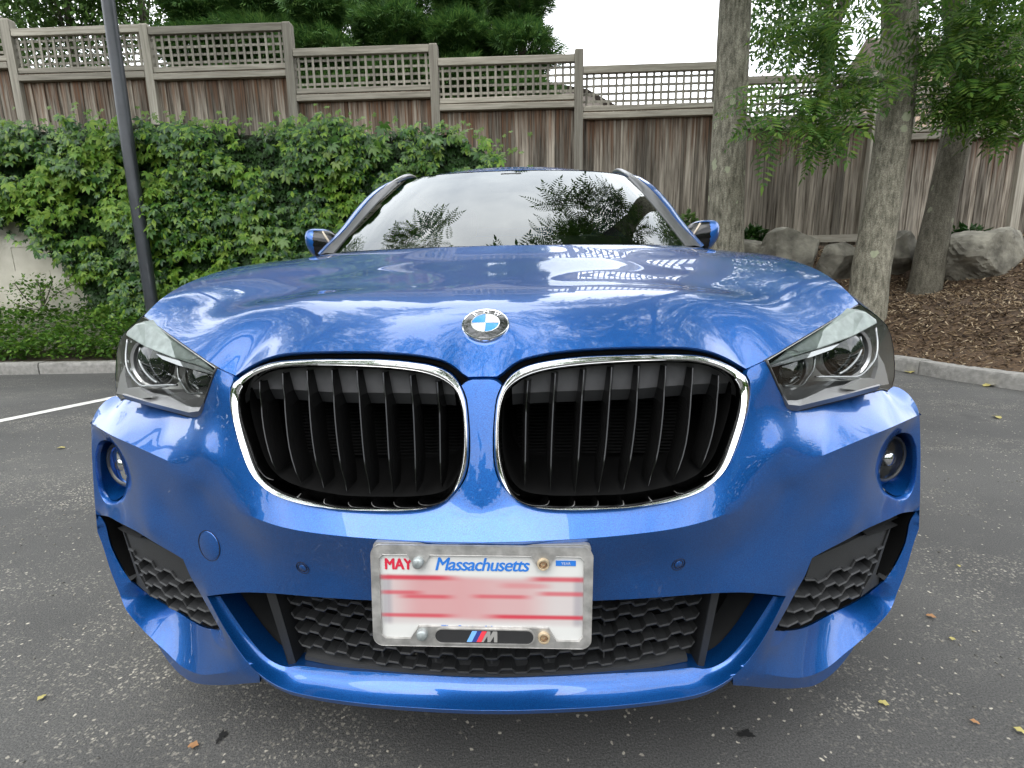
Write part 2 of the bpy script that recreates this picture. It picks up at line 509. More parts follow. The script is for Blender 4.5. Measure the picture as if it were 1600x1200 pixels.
# lower face: below the creases, down to the intakes and the centre opening
I_TOP = [(1424, 804), (1407.5, 802.5), (1390, 810.5), (1355, 826), (1320, 845), (1285, 863), (1269, 872)]
I_LEFT = [(1269, 872), (1257, 901.5), (1245, 922.5), (1229, 952), (1210.6, 985.5)]
I_BOT = [(1210.6, 985.5, .04), (1227, 986, .052), (1259, 980, .074), (1302.5, 957.5, .088), (1346, 935, .080), (1381, 908.5, .05)]
sil = EY([(1437, 648, .352), (1438.5, 700, .350), (1438, 760, .350), (1437, 800, .352), (1436, 826, .354)])
sil2 = EY([(1436, 826, .354), (1428.5, 847, .352), (1414.5, 894.5, .346), (1402, 926, .338)])
sil3 = EY([(1402, 926, .338), (1392, 952, .328), (1364, 984, .302), (1334, 1010, .272), (1320, 1021.5, .258), (1292, 1044, .224), (1257, 1058, .186), (1215, 1056.5, .148), (1175, 1048, .122)])
sil_c = catmull(sil, ST); sil2_c = catmull(sil2, ST); sil3_c = catmull(sil3, ST)
i_top = catmull([PY(1432, 799, .360)] + [PP(x, y, .0) for x, y in I_TOP[1:]], ST)
i_left = catmull([i_top[-1]] + [PP(x, y, o) for (x, y), o in zip(I_LEFT[1:], [.003, .006, .008, .010])], ST)
O_TOP = [(756, 943), (850, 942), (960, 937.6), (1030, 933.5), (1117.5, 927), (1161, 926), (1196, 928.5), (1228, 932)]
o_top = catmull([np.array(centre(943.5, 0.012))] + [PP(x, y, -.004) for x, y in O_TOP[1:]], ST)
RIDGE = [(1228, 932), (1205, 977), (1184, 1012), (1161, 1042), (1135, 1064.5), (1100, 1082), (1047.5, 1093), (960, 1103), (865, 1108.5), (790, 1110.5)]
r_off = [-.004, .002, .006, .010, .013, .017, .021, .026, .030, .032]
ridge = catmull([o_top[-1]] + [PP(x, y, o) for (x, y), o in zip(RIDGE[1:], r_off[1:])] + [np.array([0, plan(0) + .0325, PP(790, 1110.5, .032)[2]])], ST)
tipw = PY(1175, 1048, .122)
ii = int(np.argmin([np.linalg.norm(p - tipw) for p in ridge]))
edge_w = catmull([i_left[-1], PP(1192, 1018, .008), tipw], ST)
link = catmull([tipw, ridge[ii]], ST)
c_k_o = catmull([np.array(centre(848, -.024)), centre(870, -.015), centre(905, .000), centre(943.5, .012)], ST)
corner_i = catmull([sil_c[-1], PY(1435, 806, .354), PY(1432, 799, .360)], ST)
B2 = chain(c_k_o, o_top, ridge[:ii + 1], link[::-1], edge_w[::-1], i_left[::-1], i_top[::-1], corner_i[::-1], sil_c[::-1], s_crv[::-1], k_crv[::-1])
FOG = [(1432, 698), (1433, 724), (1428.5, 759), (1420, 776.5), (1409, 782.6), (1397, 780), (1381, 766), (1375, 745), (1375, 734.5), (1381, 713.5), (1390, 692.5), (1400.5, 680), (1414.5, 676), (1425, 681)]
fog_y = [.347, .347, .345, .338, .325, .312, .296, .288, .288, .291, .300, .312, .328, .340]
fog_c = catmull([PY(x, y, Y) for (x, y), Y in zip(FOG, fog_y)] + [PY(1432, 698, .347)], 0.008)
fog_loop = chain(fog_c)
ctrl2 = fade + [PP(1180, 830, .004), PP(1240, 800, .006), PP(1300, 790, .008), PP(1340, 760, .006), PP(1260, 850, .004), PP(1130, 870, -.002), PP(1000, 890, -.010), PP(1100, 900, -.006), PP(1230, 760, .006), PP(1330, 825, -.004)]
p_b2 = patch(B2, [fog_loop], 'XZ', base=BASE, ctrl=ctrl2, spacing=0.013)

# blade (concave chin) between the black opening and the bright ridge
BI = [(1208.5, 932), (1187.5, 965), (1161, 1003), (1135, 1031), (1112, 1043), (1096, 1045), (1085, 1043), (1030, 1048.5), (960, 1052), (880, 1056), (797, 1058.6)]
b_off = [.016, .026, .036, .043, .049, .052, .054, .061, .066, .070, .072]
blade_last = PP(797, 1058.6, .072)
blade_in = catmull([PP(x, y, o) for (x, y), o in zip(BI, b_off)] + [np.array([0, plan(0) + .0725, blade_last[2]])], ST)
def resample_open(L, n):
    s = np.concatenate([[0], np.cumsum(np.linalg.norm(np.diff(L, axis=0), axis=1))]); q = np.linspace(0, s[-1], n)
    return np.stack([np.interp(q, s, L[:, k]) for k in range(3)], 1)
bl_i = resample_open(blade_in, len(ridge)); rows_b = []
for t in np.linspace(0, 1, 6):
    r_ = ridge * (1 - t) + bl_i * t
    r_[:, 1] += .005 * 4 * t * (1 - t); r_[:, 2] -= .004 * 4 * t * (1 - t)
    rows_b.append(r_)
rows_b[0] = ridge
p_b3 = weld([strip(rows_b[k], rows_b[k + 1]) for k in range(5)], eps=1e-5)
blade_in = bl_i
# lip under the ridge
lip1 = ridge.copy(); lip1[:, 2] -= 0.011; lip1[:, 1] += 0.004
lip2 = ridge.copy(); lip2[:, 2] -= 0.014; lip2[:, 1] += 0.10
p_lip = [strip(ridge[ii:], lip1[ii:]), strip(lip1[ii:], lip2[ii:])]
# winglet: bright floor under the side intake
i_bot = catmull([i_left[-1]] + [PP(x, y, o) for x, y, o in I_BOT[1:-1]] + [PY(1381, 908.5, .345)], ST)
wing_in = catmull([i_bot[-1], PY(1392, 918, .342), sil2_c[-1]], ST)
B5 = chain(edge_w, sil3_c[::-1], wing_in[::-1], i_bot[::-1])
p_b5 = patch(B5, dom='XZ', base=BASE, ctrl=[], spacing=0.013)
# winglet front face and underside
jr = [i for i, p in enumerate(sil3_c) if proj(p)[0] < 1336]
w_edge = sil3_c[jr[0]:]
WB = EY([(1334, 1013, .275), (1316, 1037, .254), (1297, 1056, .232), (1275, 1070, .212), (1250, 1075, .190), (1208, 1075.5, .158), (1165, 1072, .130), (1146, 1071, .118)])
w_bot = catmull(WB, ST)
B6 = chain(w_edge, link, ridge[ii:ii + 4], catmull([ridge[ii + 3], w_bot[-1]], ST), w_bot[::-1])
p_b6 = patch(B6, dom='XZ', base=BASE, spacing=0.013)
w_un = w_bot.copy(); w_un[:, 1] += .16; w_un[:, 2] += .01
p_un = strip(w_bot, w_un)
# blue inner wall on the outer side of the intake
i_right = catmull(EY([(1432, 799, .360), (1423, 812, .360), (1414.5, 849, .358), (1398, 884, .352), (1381, 908.5, .345)]), ST)
B7 = chain(corner_i, i_right, wing_in, sil2_c[::-1])
p_b7 = patch(B7, dom='XZ', base=BASE, spacing=0.012)
# side wrap of the bumper back to the wheel arch
outer = chain(sil_c, sil2_c)
outer = np.vstack([corner_crv[[-1]], sil_c, sil2_c[1:], sil3_c[1:]])
jw = [i for i, p in enumerate(outer) if proj(p)[1] > 1000 and proj(p)[0] < 1340]
outer = outer[:jw[0]] if jw else outer
wrap = outer.copy(); wrap[:, 0] += .008; wrap[:, 1] += .12
p_wrap = strip(outer, wrap)
# returns into the openings
cent_f = fog_loop.mean(0)
fog_fl = flange(fog_loop, [lambda L: (cent_f - L) * .03 + [0, .004, 0], lambda L: (cent_f - L) * .06 + [0, .012, 0]], True)
fl_k = flange(k_out, [[0, .006, 0], [0, .03, 0]])
fl_o = flange(o_top, [[0, .006, .002], [0, .04, .004]])
fl_b = flange(blade_in, [[0, .006, -.002], [0, .05, -.01]])
fl_it = flange(i_top, [[0, .006, .001], [0, .05, .004]])
fl_il = flange(i_left, [[0, .006, 0], [-.004, .06, 0]])
fl_ib = flange(i_bot, [[0, .01, -.004], [0, .04, -.02]])
fl_h = flange(hl_bot, [[0, .006, 0], [0, .04, 0]])
fl_n = flange(np.vstack([seam_out]), [[0, .03, -.002]])
fl_n2 = flange(neck, [[0, .02, -.004]])
bumper = sheet('front_bumper', [p_b1, p_b2, p_b3, p_b5, p_b6, p_un, p_b7, p_wrap] + p_lip + fog_fl + fl_k + fl_o + fl_b + fl_it + fl_il + fl_ib + fl_h + fl_n + fl_n2, PAINT, car, mirror=True, sharp=30, bev=.0028)

# ---- fog-lamp pocket and lamp
def mirror_pair(name, builder, mat, smooth=True, sharp=30, parent=car):
    """builds the right-hand part, then the left one as its mirrored copy; returns both"""
    V, Fc = builder
    out = []
    for s in (1, -1):
        F2 = Fc if s == 1 else [tuple(f)[::-1] for f in Fc]
        out.append(obj(name, np.asarray(V) * [s, 1, 1], F2, mat, parent, smooth, sharp))
    return out
m = MB()
L0 = np.vstack([fog_loop, fog_loop[:1]])
rows = []
for k, t in enumerate((.06, .25, .5, .8, 1.0)):
    r = L0 + (cent_f - L0) * (.06 + .10 * t) + np.array([.004, .012 + .05 * t, .0])
    rows.append(r)
m.grid(np.array(rows).transpose(1, 0, 2))
pocket = mirror_pair('fog_lamp_pocket', (np.array(m.V), m.F), PAINT)
m = MB()
lastr = rows[-1][:-1]; m.add(np.vstack([lastr, lastr.mean(0)[None]]), [(i, (i + 1) % len(lastr), len(lastr)) for i in range(len(lastr))])
mirror_pair('fog_lamp_pocket_floor', (np.array(m.V), m.F), PAINT, parent=car)
def lathe(prof, c, axis, n=28):
    """prof: list of (radius, distance along axis)"""
    axis = np.array(axis, float); axis /= np.linalg.norm(axis)
    a = np.cross(axis, [0, 0, 1] if abs(axis[2]) < .9 else [0, 1, 0]); a /= np.linalg.norm(a); b = np.cross(axis, a)
    t = np.arange(n) * 2 * math.pi / n
    ring = np.cos(t)[:, None] * a + np.sin(t)[:, None] * b
    G = np.array([c + r * ring + d * axis for r, d in prof]).transpose(1, 0, 2)
    mm = MB(); mm.grid(G, closed_u=True)
    return np.array(mm.V), mm.F
FC = PY(1386, 716, .360); FAX = np.array([.34, -1, .02]); FR = .0500
HOUSE = pmat('lamp_housing', (0.05, 0.052, 0.055), 0.35)
REFL = pmat('lamp_reflector', (0.62, 0.63, 0.64), 0.12, 0.95)
fogs = mirror_pair('fog_lamp', lathe([(FR, -.03), (FR, .004), (FR * .90, .006), (FR * .86, .0), (FR * .6, -.018), (.0005, -.022)], FC, FAX), HOUSE)
for o, s in zip(fogs, (1, -1)):
    V, Fc = lathe([(.0005, .012), (.012, .010), (.017, .004), (.0195, -.004), (.0195, -.02)], FC, FAX)
    obj('fog_lamp_bulb', V * [s, 1, 1], Fc, REFL, o, True)
    V, Fc = lathe([(FR * .88, .003), (FR * .6, .007), (.0005, .009)], FC, FAX)
    obj('fog_lamp_lens', V * [s, 1, 1], Fc, LENS, o, True)

# ---- hood
def off_h(z): return offz(z) + .016
hood_front = [np.array(cPP(588, .016))] + PPs(H_EDGE[1:], off_h)
hood_front = catmull(hood_front, ST)
hv = hood_front[-1]
hood_side = catmull([hv] + EY([(1197, 561.5, .182), (1230, 541.5, .214), (1280, 511.5, .284), (1341, 474.5, .390)]), ST)
RX = [(1341, 474.5, None), (1320, 452, .742), (1285, 426, .762), (1250, 411, .777), (1215, 401, .788), (1180, 395.5, .797), (1145, 392.5, .804), (1115, 390.5, .808)]
ridge_pts = [hood_side[-1]] + [PX(x, y, X) for x, y, X in RX[1:]]
rear_c = np.array(centre(383.5, 1.00)); rear_c[1] = 1.00
rear_pts = [ridge_pts[-1], PY(1098, 388.5, 1.33), PY(1075, 385, 1.25), PY(1000, 383, 1.10), PY(900, 382.5, 1.02), rear_c]
hood_ridge = catmull(ridge_pts, .02); hood_rear = catmull(rear_pts, .02)
def hz(Y): return float(np.interp(Y, HYs, HZs))
HYs = [hood_front[0][1], .128, .17, .205, .25, .31, .45, .60, .70, .80, .88, .94, 1.00]
HZs = [hood_front[0][2], .856, .892, .910, .9255, .9405, .966, .992, 1.0105, 1.0300, 1.0485, 1.0645, rear_c[2]]
c_hood = catmull([rear_c] + [np.array([0, y, z]) for y, z in list(zip(HYs, HZs))[::-1][1:-1]] + [hood_front[0]], .02)
rgY = [q[1] for q in ridge_pts]; rgZ = [q[2] for q in ridge_pts]; rgX = [q[0] for q in ridge_pts]
ctrlh = []
for Y in (.44, .56, .68, .80, .90):
    zc, zr, xr = hz(Y), float(np.interp(Y, rgY, rgZ)), float(np.interp(Y, rgY, rgX))
    for x in (.16, .32, .47, .60):
        v_ = .013 * math.exp(-((x - .50) / .13) ** 2) * (1 if Y < .75 else .6)
        ctrlh.append((x, Y, zc + (zr - zc) * (x / xr) ** 2 - v_))
for Y, dz in ((.30, (0, -.004, -.013, -.030)),):
    for x, d_ in zip((.14, .28, .40, .50), dz): ctrlh.append((x, Y, hz(Y) + d_))
HB = chain(hood_front, hood_side, hood_ridge, hood_rear, c_hood)
p_h = patch(HB, dom='XY', ctrl=ctrlh, spacing=0.016, every=.03, lam=1e-4)
# front edge and side edge turn down
fl_hf = flange(np.vstack([hood_front, hood_side[1:]]), [[0, .004, -.004], [0, .022, -.010]])
hood = sheet('hood', [p_h] + fl_hf, PAINT, car, mirror=True, sharp=30)
hood_tree_V, hood_tree_T = weld([p_h])
from mathutils.bvhtree import BVHTree
_hb = BVHTree.FromPolygons([Vector(v) for v in hood_tree_V], [tuple(map(int, t)) for t in hood_tree_T])
def hood_at(x, y):
    h = _hb.ray_cast(Vector((x, y, 2)), Vector((0, 0, -1)))
    n = h[1] if h[1].z > 0 else -h[1]
    return np.array(h[0]), np.array(n)

# gap liner behind the hood edge and around the grilles
m = MB()
gl = np.vstack([hood_front, hood_side[1:]])
A = gl + [0, .012, -.006]; Bq = gl + [0, .014, -.05]; Cq = gl + [0, .10, -.06]
m.grid(np.array([A, Bq]).transpose(1, 0, 2)); m.grid(np.array([A + [0, .01, .0], Cq]).transpose(1, 0, 2))
m.grid(np.array([A, Bq]).transpose(1, 0, 2) * [-1, 1, 1]); m.grid(np.array([A + [0, .01, 0], Cq]).transpose(1, 0, 2) * [-1, 1, 1])
m.build('hood_gap_seal', DARKVOID, car)

# ---- kidney grilles
k_in = catmull(PPs(K_IN, oz(.002)), ST)[:-1]
k_ring = chain(k_out, k_top)
def resamp(L, n):
    L = np.vstack([L, L[:1]]); s = np.concatenate([[0], np.cumsum(np.linalg.norm(np.diff(L, axis=0), axis=1))])
    q = np.linspace(0, s[-1], n, endpoint=False)
    return np.stack([np.interp(q, s, L[:, k]) for k in range(3)], 1)
NK = 150
ro = resamp(k_ring, NK)
kin_d = resamp(k_in, 600)
# pair each outer point with the inner outline by angle round the kidney
cK = ro.mean(0)
def ang(P): return np.arctan2((P[:, 2] - cK[2]) * 1.5, P[:, 0] - cK[0])
ai = ang(kin_d); order = np.argsort(ai); ais = ai[order]; ks = kin_d[order]
ao = ang(ro)
ext = np.concatenate([ais - 2 * math.pi, ais, ais + 2 * math.pi]); kext = np.vstack([ks, ks, ks])
ri = np.stack([np.interp(ao, ext, kext[:, k]) for k in range(3)], 1)
ro2 = ro + (ri - ro) * .10
rows = [ro2 + [0, .022, 0], ro2 + [0, .002, 0], ro + (ri - ro) * .22 + [0, -.007, 0], ro + (ri - ro) * .5 + [0, -.011, 0], ro + (ri - ro) * .80 + [0, -.008, 0], ro + (ri - ro) * .97 + [0, .000, 0], ri + [0, .030, 0]]
m = MB(); m.grid(np.array(rows).transpose(1, 0, 2), closed_u=True)
KV, KF = np.array(m.V), m.F
wall = [ri + [0, .030, 0], ri + (cK - ri) * .01 + [0, .10, 0], ri + (cK - ri) * .03 + [0, .20, 0]]
m = MB(); m.grid(np.array(wall).transpose(1, 0, 2), closed_u=True)
bk = wall[-1]; nb = len(m.V)
m.add(np.vstack([bk, bk.mean(0)[None]]), [(i, (i + 1) % NK, NK) for i in range(NK)])
WV, WF = np.array(m.V), m.F
# slats: traced tops and feet
SL = [((825, 594), (822, 640), (821, 700), (820, 763)), ((867.5, 583), (864, 640), (861.5, 700), (860, 770)), ((912, 577), (908, 640), (904, 710), (899, 771)),
      ((955, 573), (951, 640), (945, 710), (936, 770)), ((997, 571), (994, 640), (986, 710), (975, 766)), ((1039, 571), (1036, 640), (1028, 705), (1014, 760)),
      ((1081, 574), (1078, 640), (1070, 700), (1053, 752)), ((1121, 586), (1119, 640), (1111, 685), (1095, 733))]
kroots = []
for s in (1, -1):
    k = obj('kidney_grille', WV * [s, 1, 1], WF if s == 1 else [f[::-1] for f in WF], DARKVOID, car, True, 40)
    fr = obj('chrome_frame', KV * [s, 1, 1], KF if s == 1 else [f[::-1] for f in KF], CHROME, k, True, 60)
    kroots.append(k)
    for q in SL:
        cpts = catmull([PP(x, y, oz(.020)) for x, y in q], .02)
        n = len(cpts); prof = []
        for i, p in enumerate(cpts):
            t = i / (n - 1)
            w = .0054 if t < .86 else .0054 - .0044 * (t - .86) / .14
            w = max(w, .0012); fwd = .0 if 0.13 < t < .9 else (-.004 if t <= .13 else .004)
            prof.append([p + [-w, .05, 0], p + [-w, .012 + fwd, 0], p + [-w * .16, -.001 + fwd, 0], p + [w * .16, -.001 + fwd, 0], p + [w, .012 + fwd, 0], p + [w, .05, 0]])
        m = MB(); m.grid(np.array(prof) * [s, 1, 1], flip=(s == -1))
        m.build('grille_slat', GLOSSBLACK, k, True, 35)
    # grey shutter plate behind the top of the slats, black cross-beam and radiator fins behind
    xs_px = np.linspace(800, 1140, 22)
    tpx = [(790, 620), (804, 600), (822, 590), (845, 582), (875, 577), (920, 572), (980, 568), (1050, 566), (1088, 568), (1110, 573), (1130, 583), (1146, 598)]
    tp = np.array([PP(x, np.interp(x, [a_[0] for a_ in tpx], [a_[1] for a_ in tpx]), oz(.028)) for x in xs_px])
    low = np.array([PP(x, np.interp(x, [800, 900, 1000, 1080, 1140], [617, 614, 611, 604, 600]), oz(.028)) for x in xs_px])
    low[:, 1] = tp[:, 1] + .004
    lw2 = low + [0, .010, -.020]; lw3 = lw2 + [0, .06, -.002]
    m = MB(); m.grid(np.array([tp, low]).transpose(1, 0, 2) * [s, 1, 1], flip=(s == 1))
    m.build('shutter_plate', GREYPLASTIC, k, True, 30)
    m = MB(); m.grid(np.array([low, lw2, lw3]).transpose(1, 0, 2) * [s, 1, 1], flip=(s == 1))
    m.build('shutter_edge', MATTBLACK, k, True, 30)
    m = MB()
    for j in range(26):
        z = .652 + j * .0062
        m.box((s * .20, plan(.2) + .185, z), (.30, .004, .0022))
    tag(m.build('radiator_fins', FINBLACK, k), kind='stuff')

# ---- headlights
hl_loop = chain(hl_top, hl_out, hl_bot)
ctrll = EY([(1300, 560, .270), (1340, 560, .324), (1260, 580, .221), (1372, 560, .374), (1250, 610, .206), (1320, 600, .294)])
p_l = patch(hl_loop, dom='XZ', ctrl=ctrll, spacing=.015, base=BASE)
cH = hl_loop.mean(0)
LV, LT = weld([p_l])
inn = hl_loop + (cH - hl_loop) * .015
rowsh = [inn + [0, .001, 0], inn + [-.002, .03, 0], inn + (cH - inn) * .05 + [-.012, .085, -.0]]
m = MB(); m.grid(np.array(rowsh).transpose(1, 0, 2), closed_u=True)
b = rowsh[-1]; m.add(np.vstack([b, b.mean(0)[None] + [0, .03, 0]]), [(i, (i + 1) % len(b), len(b)) for i in range(len(b))])
HV, HF = np.array(m.V), m.F
FROST = pmat('frosted_light_guide', (0.20, 0.235, 0.22), 0.4, 0.2, coat=0.15, var=.2, vscale=60)
HLHOUSE = pmat('headlight_shell', (0.58, 0.58, 0.56), 0.4, 0.3)
BEZEL = pmat('headlight_bezel', (0.24, 0.24, 0.242), 0.32, 0.5)
BEZEL2 = pmat('headlight_bezel_light', (0.50, 0.50, 0.50), 0.28, 0.75)
PROJ = pmat('projector_glass', (0.012, 0.016, 0.014), 0.03, coat=1.0)
RINGM = pmat('light_ring', (0.26, 0.275, 0.275), 0.25, 0.5, coat=0.5)
SEAL = pmat('lamp_seal', (0.012, 0.012, 0.013), 0.5)
def polyprism(pts_front, depth, seg=None):
    """closed outline in 3D pushed straight back"""
    P = np.array(pts_front); Q = P + np.array(depth); n = len(P)
    co = [Vector((p[0], p[2])) for p in P]
    res = delaunay_2d_cdt(co, [(i, (i + 1) % n) for i in range(n)], [], 0, 1e-7)
    V2 = P[:, [0, 2]]; tri = [t for t in res[2]]
    F = []
    if len(res[0]) == n:
        cen = np.array([[(V2[a] + V2[b_] + V2[c_]) / 3][0] for a, b_, c_ in tri]); ok = inside(V2, cen)
        F = [tuple(t) for t, o_ in zip(tri, ok) if o_]
    F2 = [tuple(i + n for i in t[::-1]) for t in F]
    S = [(i, (i + 1) % n, (i + 1) % n + n, i + n) for i in range(n)]
    return np.vstack([P, Q]), F + F2 + S
def lampYs(L, dy):
    """pixels -> points dy behind the lens plane plan+lean"""
    return [PP(x, y, (lambda z, d=dy: .36 * max(0, z - .64) - .012 + d)) for x, y in L]
heads = []
for s in (1, -1):
    fl = (lambda F: F) if s == 1 else (lambda F: [tuple(f)[::-1] for f in F])
    hroot = obj('headlight', HV * [s, 1, 1], fl(HF), HLHOUSE, car, True, 35)
    heads.append(hroot)
    obj('headlight_lens', LV * [s, 1, 1], fl([tuple(t) for t in LT]), LENS, hroot, True)
    # black rubber seal along the rim
    m = MB(); m.tube((hl_bot + [0, .0005, .0005])[:: 1] * [s, 1, 1], .0024, 6); m.tube((hl_top + [0, .006, -.002]) * [s, 1, 1], .0025, 6)
    m.build('lamp_seal', SEAL, hroot, True)
    m = MB(); m.tube((hl_bot + (cH - hl_bot) * .035 + [0, .010, .002]) * [s, 1, 1], .0015, 6)
    m.build('lens_rim', BEZEL2, hroot, True)
    # eyelid light bar
    eye = lampYs([(1203, 566), (1232, 547), (1282, 518), (1336, 485), (1352, 487), (1370, 500)], .030) + lampYs([(1371, 506), (1332, 527), (1282, 545), (1240, 557), (1204, 571)], .022)
    V, Fq = polyprism(eye, [0, .03, .004]); o = obj('eyelid_light', V * [s, 1, 1], fl(Fq), FROST, hroot); bevel(o, .003, 2, 40)
    eye2 = lampYs([(1204, 571), (1240, 558), (1282, 546), (1312, 537)], .020) + lampYs([(1300, 546), (1270, 557), (1240, 565), (1206, 574)], .018)
    V, Fq = polyprism(eye2, [0, .012, .0]); obj('eyelid_light_edge', V * [s, 1, 1], fl(Fq), RINGM, hroot)
    # bezel floor and outer chrome flank
    floor = lampYs([(1212, 598), (1232, 632), (1250, 634), (1320, 617), (1376, 602)], .018) + lampYs([(1366, 590), (1330, 594), (1262, 596), (1222, 600)], .065)
    V, Fq = polyprism(floor, [0, .01, -.012]); obj('bezel_floor', V * [s, 1, 1], fl(Fq), BEZEL, hroot)
    flank = lampYs([(1372, 552), (1382, 570), (1389, 600), (1378, 602), (1366, 594), (1372, 574)], .03)
    V, Fq = polyprism(flank, [0, .012, 0]); obj('bezel_flank', V * [s, 1, 1], fl(Fq), BEZEL2, hroot)
    sweep = lampYs([(1316, 607), (1345, 592), (1366, 592), (1376, 602), (1340, 610)], .024)
    V, Fq = polyprism(sweep, [0, .01, 0]); obj('bezel_sweep', V * [s, 1, 1], fl(Fq), BEZEL2, hroot)
    # projectors with polygonal light rings
    for (qx, qy, rad, dy) in ((1318, 551, .046, .062), (1228, 578, .033, .050)):
        c = lampYs([(qx, qy)], dy)[0]; ax = np.array([.12, -1, .03])
        V, Fq = lathe([(rad, -.02), (rad, -.002), (rad * .93, .006), (rad * .62, .016), (.0005, .021)], c, ax, 32)
        po = obj('projector', V * [s, 1, 1], fl(Fq), PROJ, hroot, True)
        V, Fq = lathe([(rad * 1.02, -.015), (rad * 1.05, .006), (rad * 1.14, .009), (rad * 1.20, .002), (rad * 1.18, -.015)], c, ax, 32)
        obj('projector_bezel', V * [s, 1, 1], fl(Fq), BEZEL2, hroot, True, 35)
    rings = (([(1368, 512), (1371, 535), (1369, 556), (1358, 574), (1341, 588), (1322, 589), (1274, 589)], .030), ([(1344, 526), (1346, 545), (1338, 562), (1322, 578), (1312, 584)], .034),
             ([(1273, 557), (1271, 576), (1262, 590), (1252, 602), (1226, 603)], .030), ([(1256, 560), (1252, 576), (1244, 588), (1234, 597)], .034))
    for q, dy in rings:
        pts = np.array(lampYs(q, dy)); m = MB(); m.tube(catmull(pts, .008) * [s, 1, 1], .0023, 8)
        m.build('light_ring', RINGM, hroot, True)

# ---- lower centre grille
lg = empty('lower_grille', tuple(CAR_OFF * 0), None); lg.parent = car
def plan_pts(xs, z, dy): return np.array([(x, plan(x) + dy, z_) for x, z_ in zip(xs, np.broadcast_to(z, (len(xs),)))])
xs = np.linspace(-.56, .56, 61)
def o_top_z(x): return np.interp(np.abs(x), o_top[:, 0], o_top[:, 2])
bi_s = blade_in[np.argsort(blade_in[:, 0])]
def blade_z(x): return np.interp(np.abs(x), bi_s[:, 0], bi_s[:, 2])
m = MB(); G = np.array([plan_pts(xs, o_top_z(xs) + .03, .10), plan_pts(xs, blade_z(xs) - .012, .145)]); m.grid(G.transpose(1, 0, 2))
G = np.array([plan_pts(xs, o_top_z(xs) + .012, .012), plan_pts(xs, o_top_z(xs) + .03, .10)]); m.grid(G.transpose(1, 0, 2))
m.build('grille_backplate', DARKVOID, lg)
def px_row(y0, dy):           # height of a bar seen in row y0 at the middle of the car
    return centre(y0, .02 + dy)[2]
per = .0505; xm = .372
for bi, yrow in enumerate((955, 972, 996.5, 1019.5, 1042)):
    z0 = px_row(yrow, .040 + .008 * bi)
    xs_b = []; zs_b = []
    x = -xm - per
    k = -int((xm + per) / per)
    pts = []
    nper = int(2 * xm / per) + 2
    for j in range(-nper // 2 - 1, nper // 2 + 2):
        c = j * per + (per * .5 if bi % 2 else 0) * 0
        pts += [(c - per * .28, 0), (c - per * .15, -.0075), (c + per * .22, -.0075), (c + per * .35, 0)]
    pts = [(px_, z_) for px_, z_ in sorted(pts) if -xm < px_ < xm]
    lift = lambda x: .045 * x * x                  # the rows rise slightly towards the corners
    front = np.array([(x, plan(x) + .040 + .008 * bi, z0 + z_ + lift(x)) for x, z_ in pts])
    th = .0032
    rows_ = [front + [0, .036, -.004], front + [0, .0, th * .3], front + [0, -.0025, -th * .2], front + [0, -.001, -th * .9], front + [0, .036, -th - .004]]
    m = MB(); m.grid(np.array(rows_).transpose(1, 0, 2)); m.build('grille_bar', MATTBLACK, lg)
for xr in (-.27, -.20, -.10, 0.0, .10, .20, .27):
    zt, zb = o_top_z(xr) + .01, blade_z(xr)
    m = MB(); m.box((xr, plan(xr) + .099, (zt + zb) / 2 + .008), (.003, .03, zt - zb - .02)); m.build('grille_rib', MATTBLACK, lg)
# black sill in front of the blade, end pillars and the ducts beside them
m = MB(); xs2 = np.linspace(-.36, .36, 41)
m.grid(np.array([plan_pts(xs2, blade_z(xs2) + .012, .100), plan_pts(xs2, blade_z(xs2) + .004, .076), plan_pts(xs2, blade_z(xs2) - .003, .0745), plan_pts(xs2, blade_z(xs2) - .012, .092)]).transpose(1, 0, 2))
m.build('grille_sill', MATTBLACK, lg, True, 30)
for s in (1, -1):
    a = [PP(1112, 926, .03), PP(1125, 926, .022), PP(1100, 1045, .06), PP(1089, 1043, .066)]
    V, Fq = polyprism(np.array(a) * [s, 1, 1], [0, .05, 0]); o = obj('grille_pillar', V, Fq, MATTBLACK, lg); bevel(o, .002, 2)
    f1 = catmull([PP(x, y, o_) for x, y, o_ in ((1209, 931, .034), (1188, 965, .044), (1162, 1002, .053), (1136, 1030, .060), (1112, 1042, .066), (1101, 1044, .068))], .012)
    f2 = catmull([PP(x, y, o_) for x, y, o_ in ((1196, 931, .05), (1166, 962, .075), (1140, 990, .09), (1118, 1008, .10), (1108, 1016, .10), (1104, 1022, .10))], .012)
    n = min(len(f1), len(f2)); f1 = f1[np.linspace(0, len(f1) - 1, 16).astype(int)]; f2 = f2[np.linspace(0, len(f2) - 1, 16).astype(int)]
    f3 = f2 + [-.01, .08, .02]
    m = MB(); m.grid(np.array([f1, f2, f3]).transpose(1, 0, 2) * [s, 1, 1], flip=(s == -1)); m.build('air_duct', MATTBLACK, lg, True, 50)
    m = MB(); q = np.array([(.36, plan(.4) + .135, .50), (.60, plan(.55) + .145, .50), (.60, plan(.55) + .145, .24), (.36, plan(.4) + .135, .24)]) * [s, 1, 1]; m.add(q, [(0, 1, 2, 3)]); m.build('air_duct_back', DARKVOID, lg)

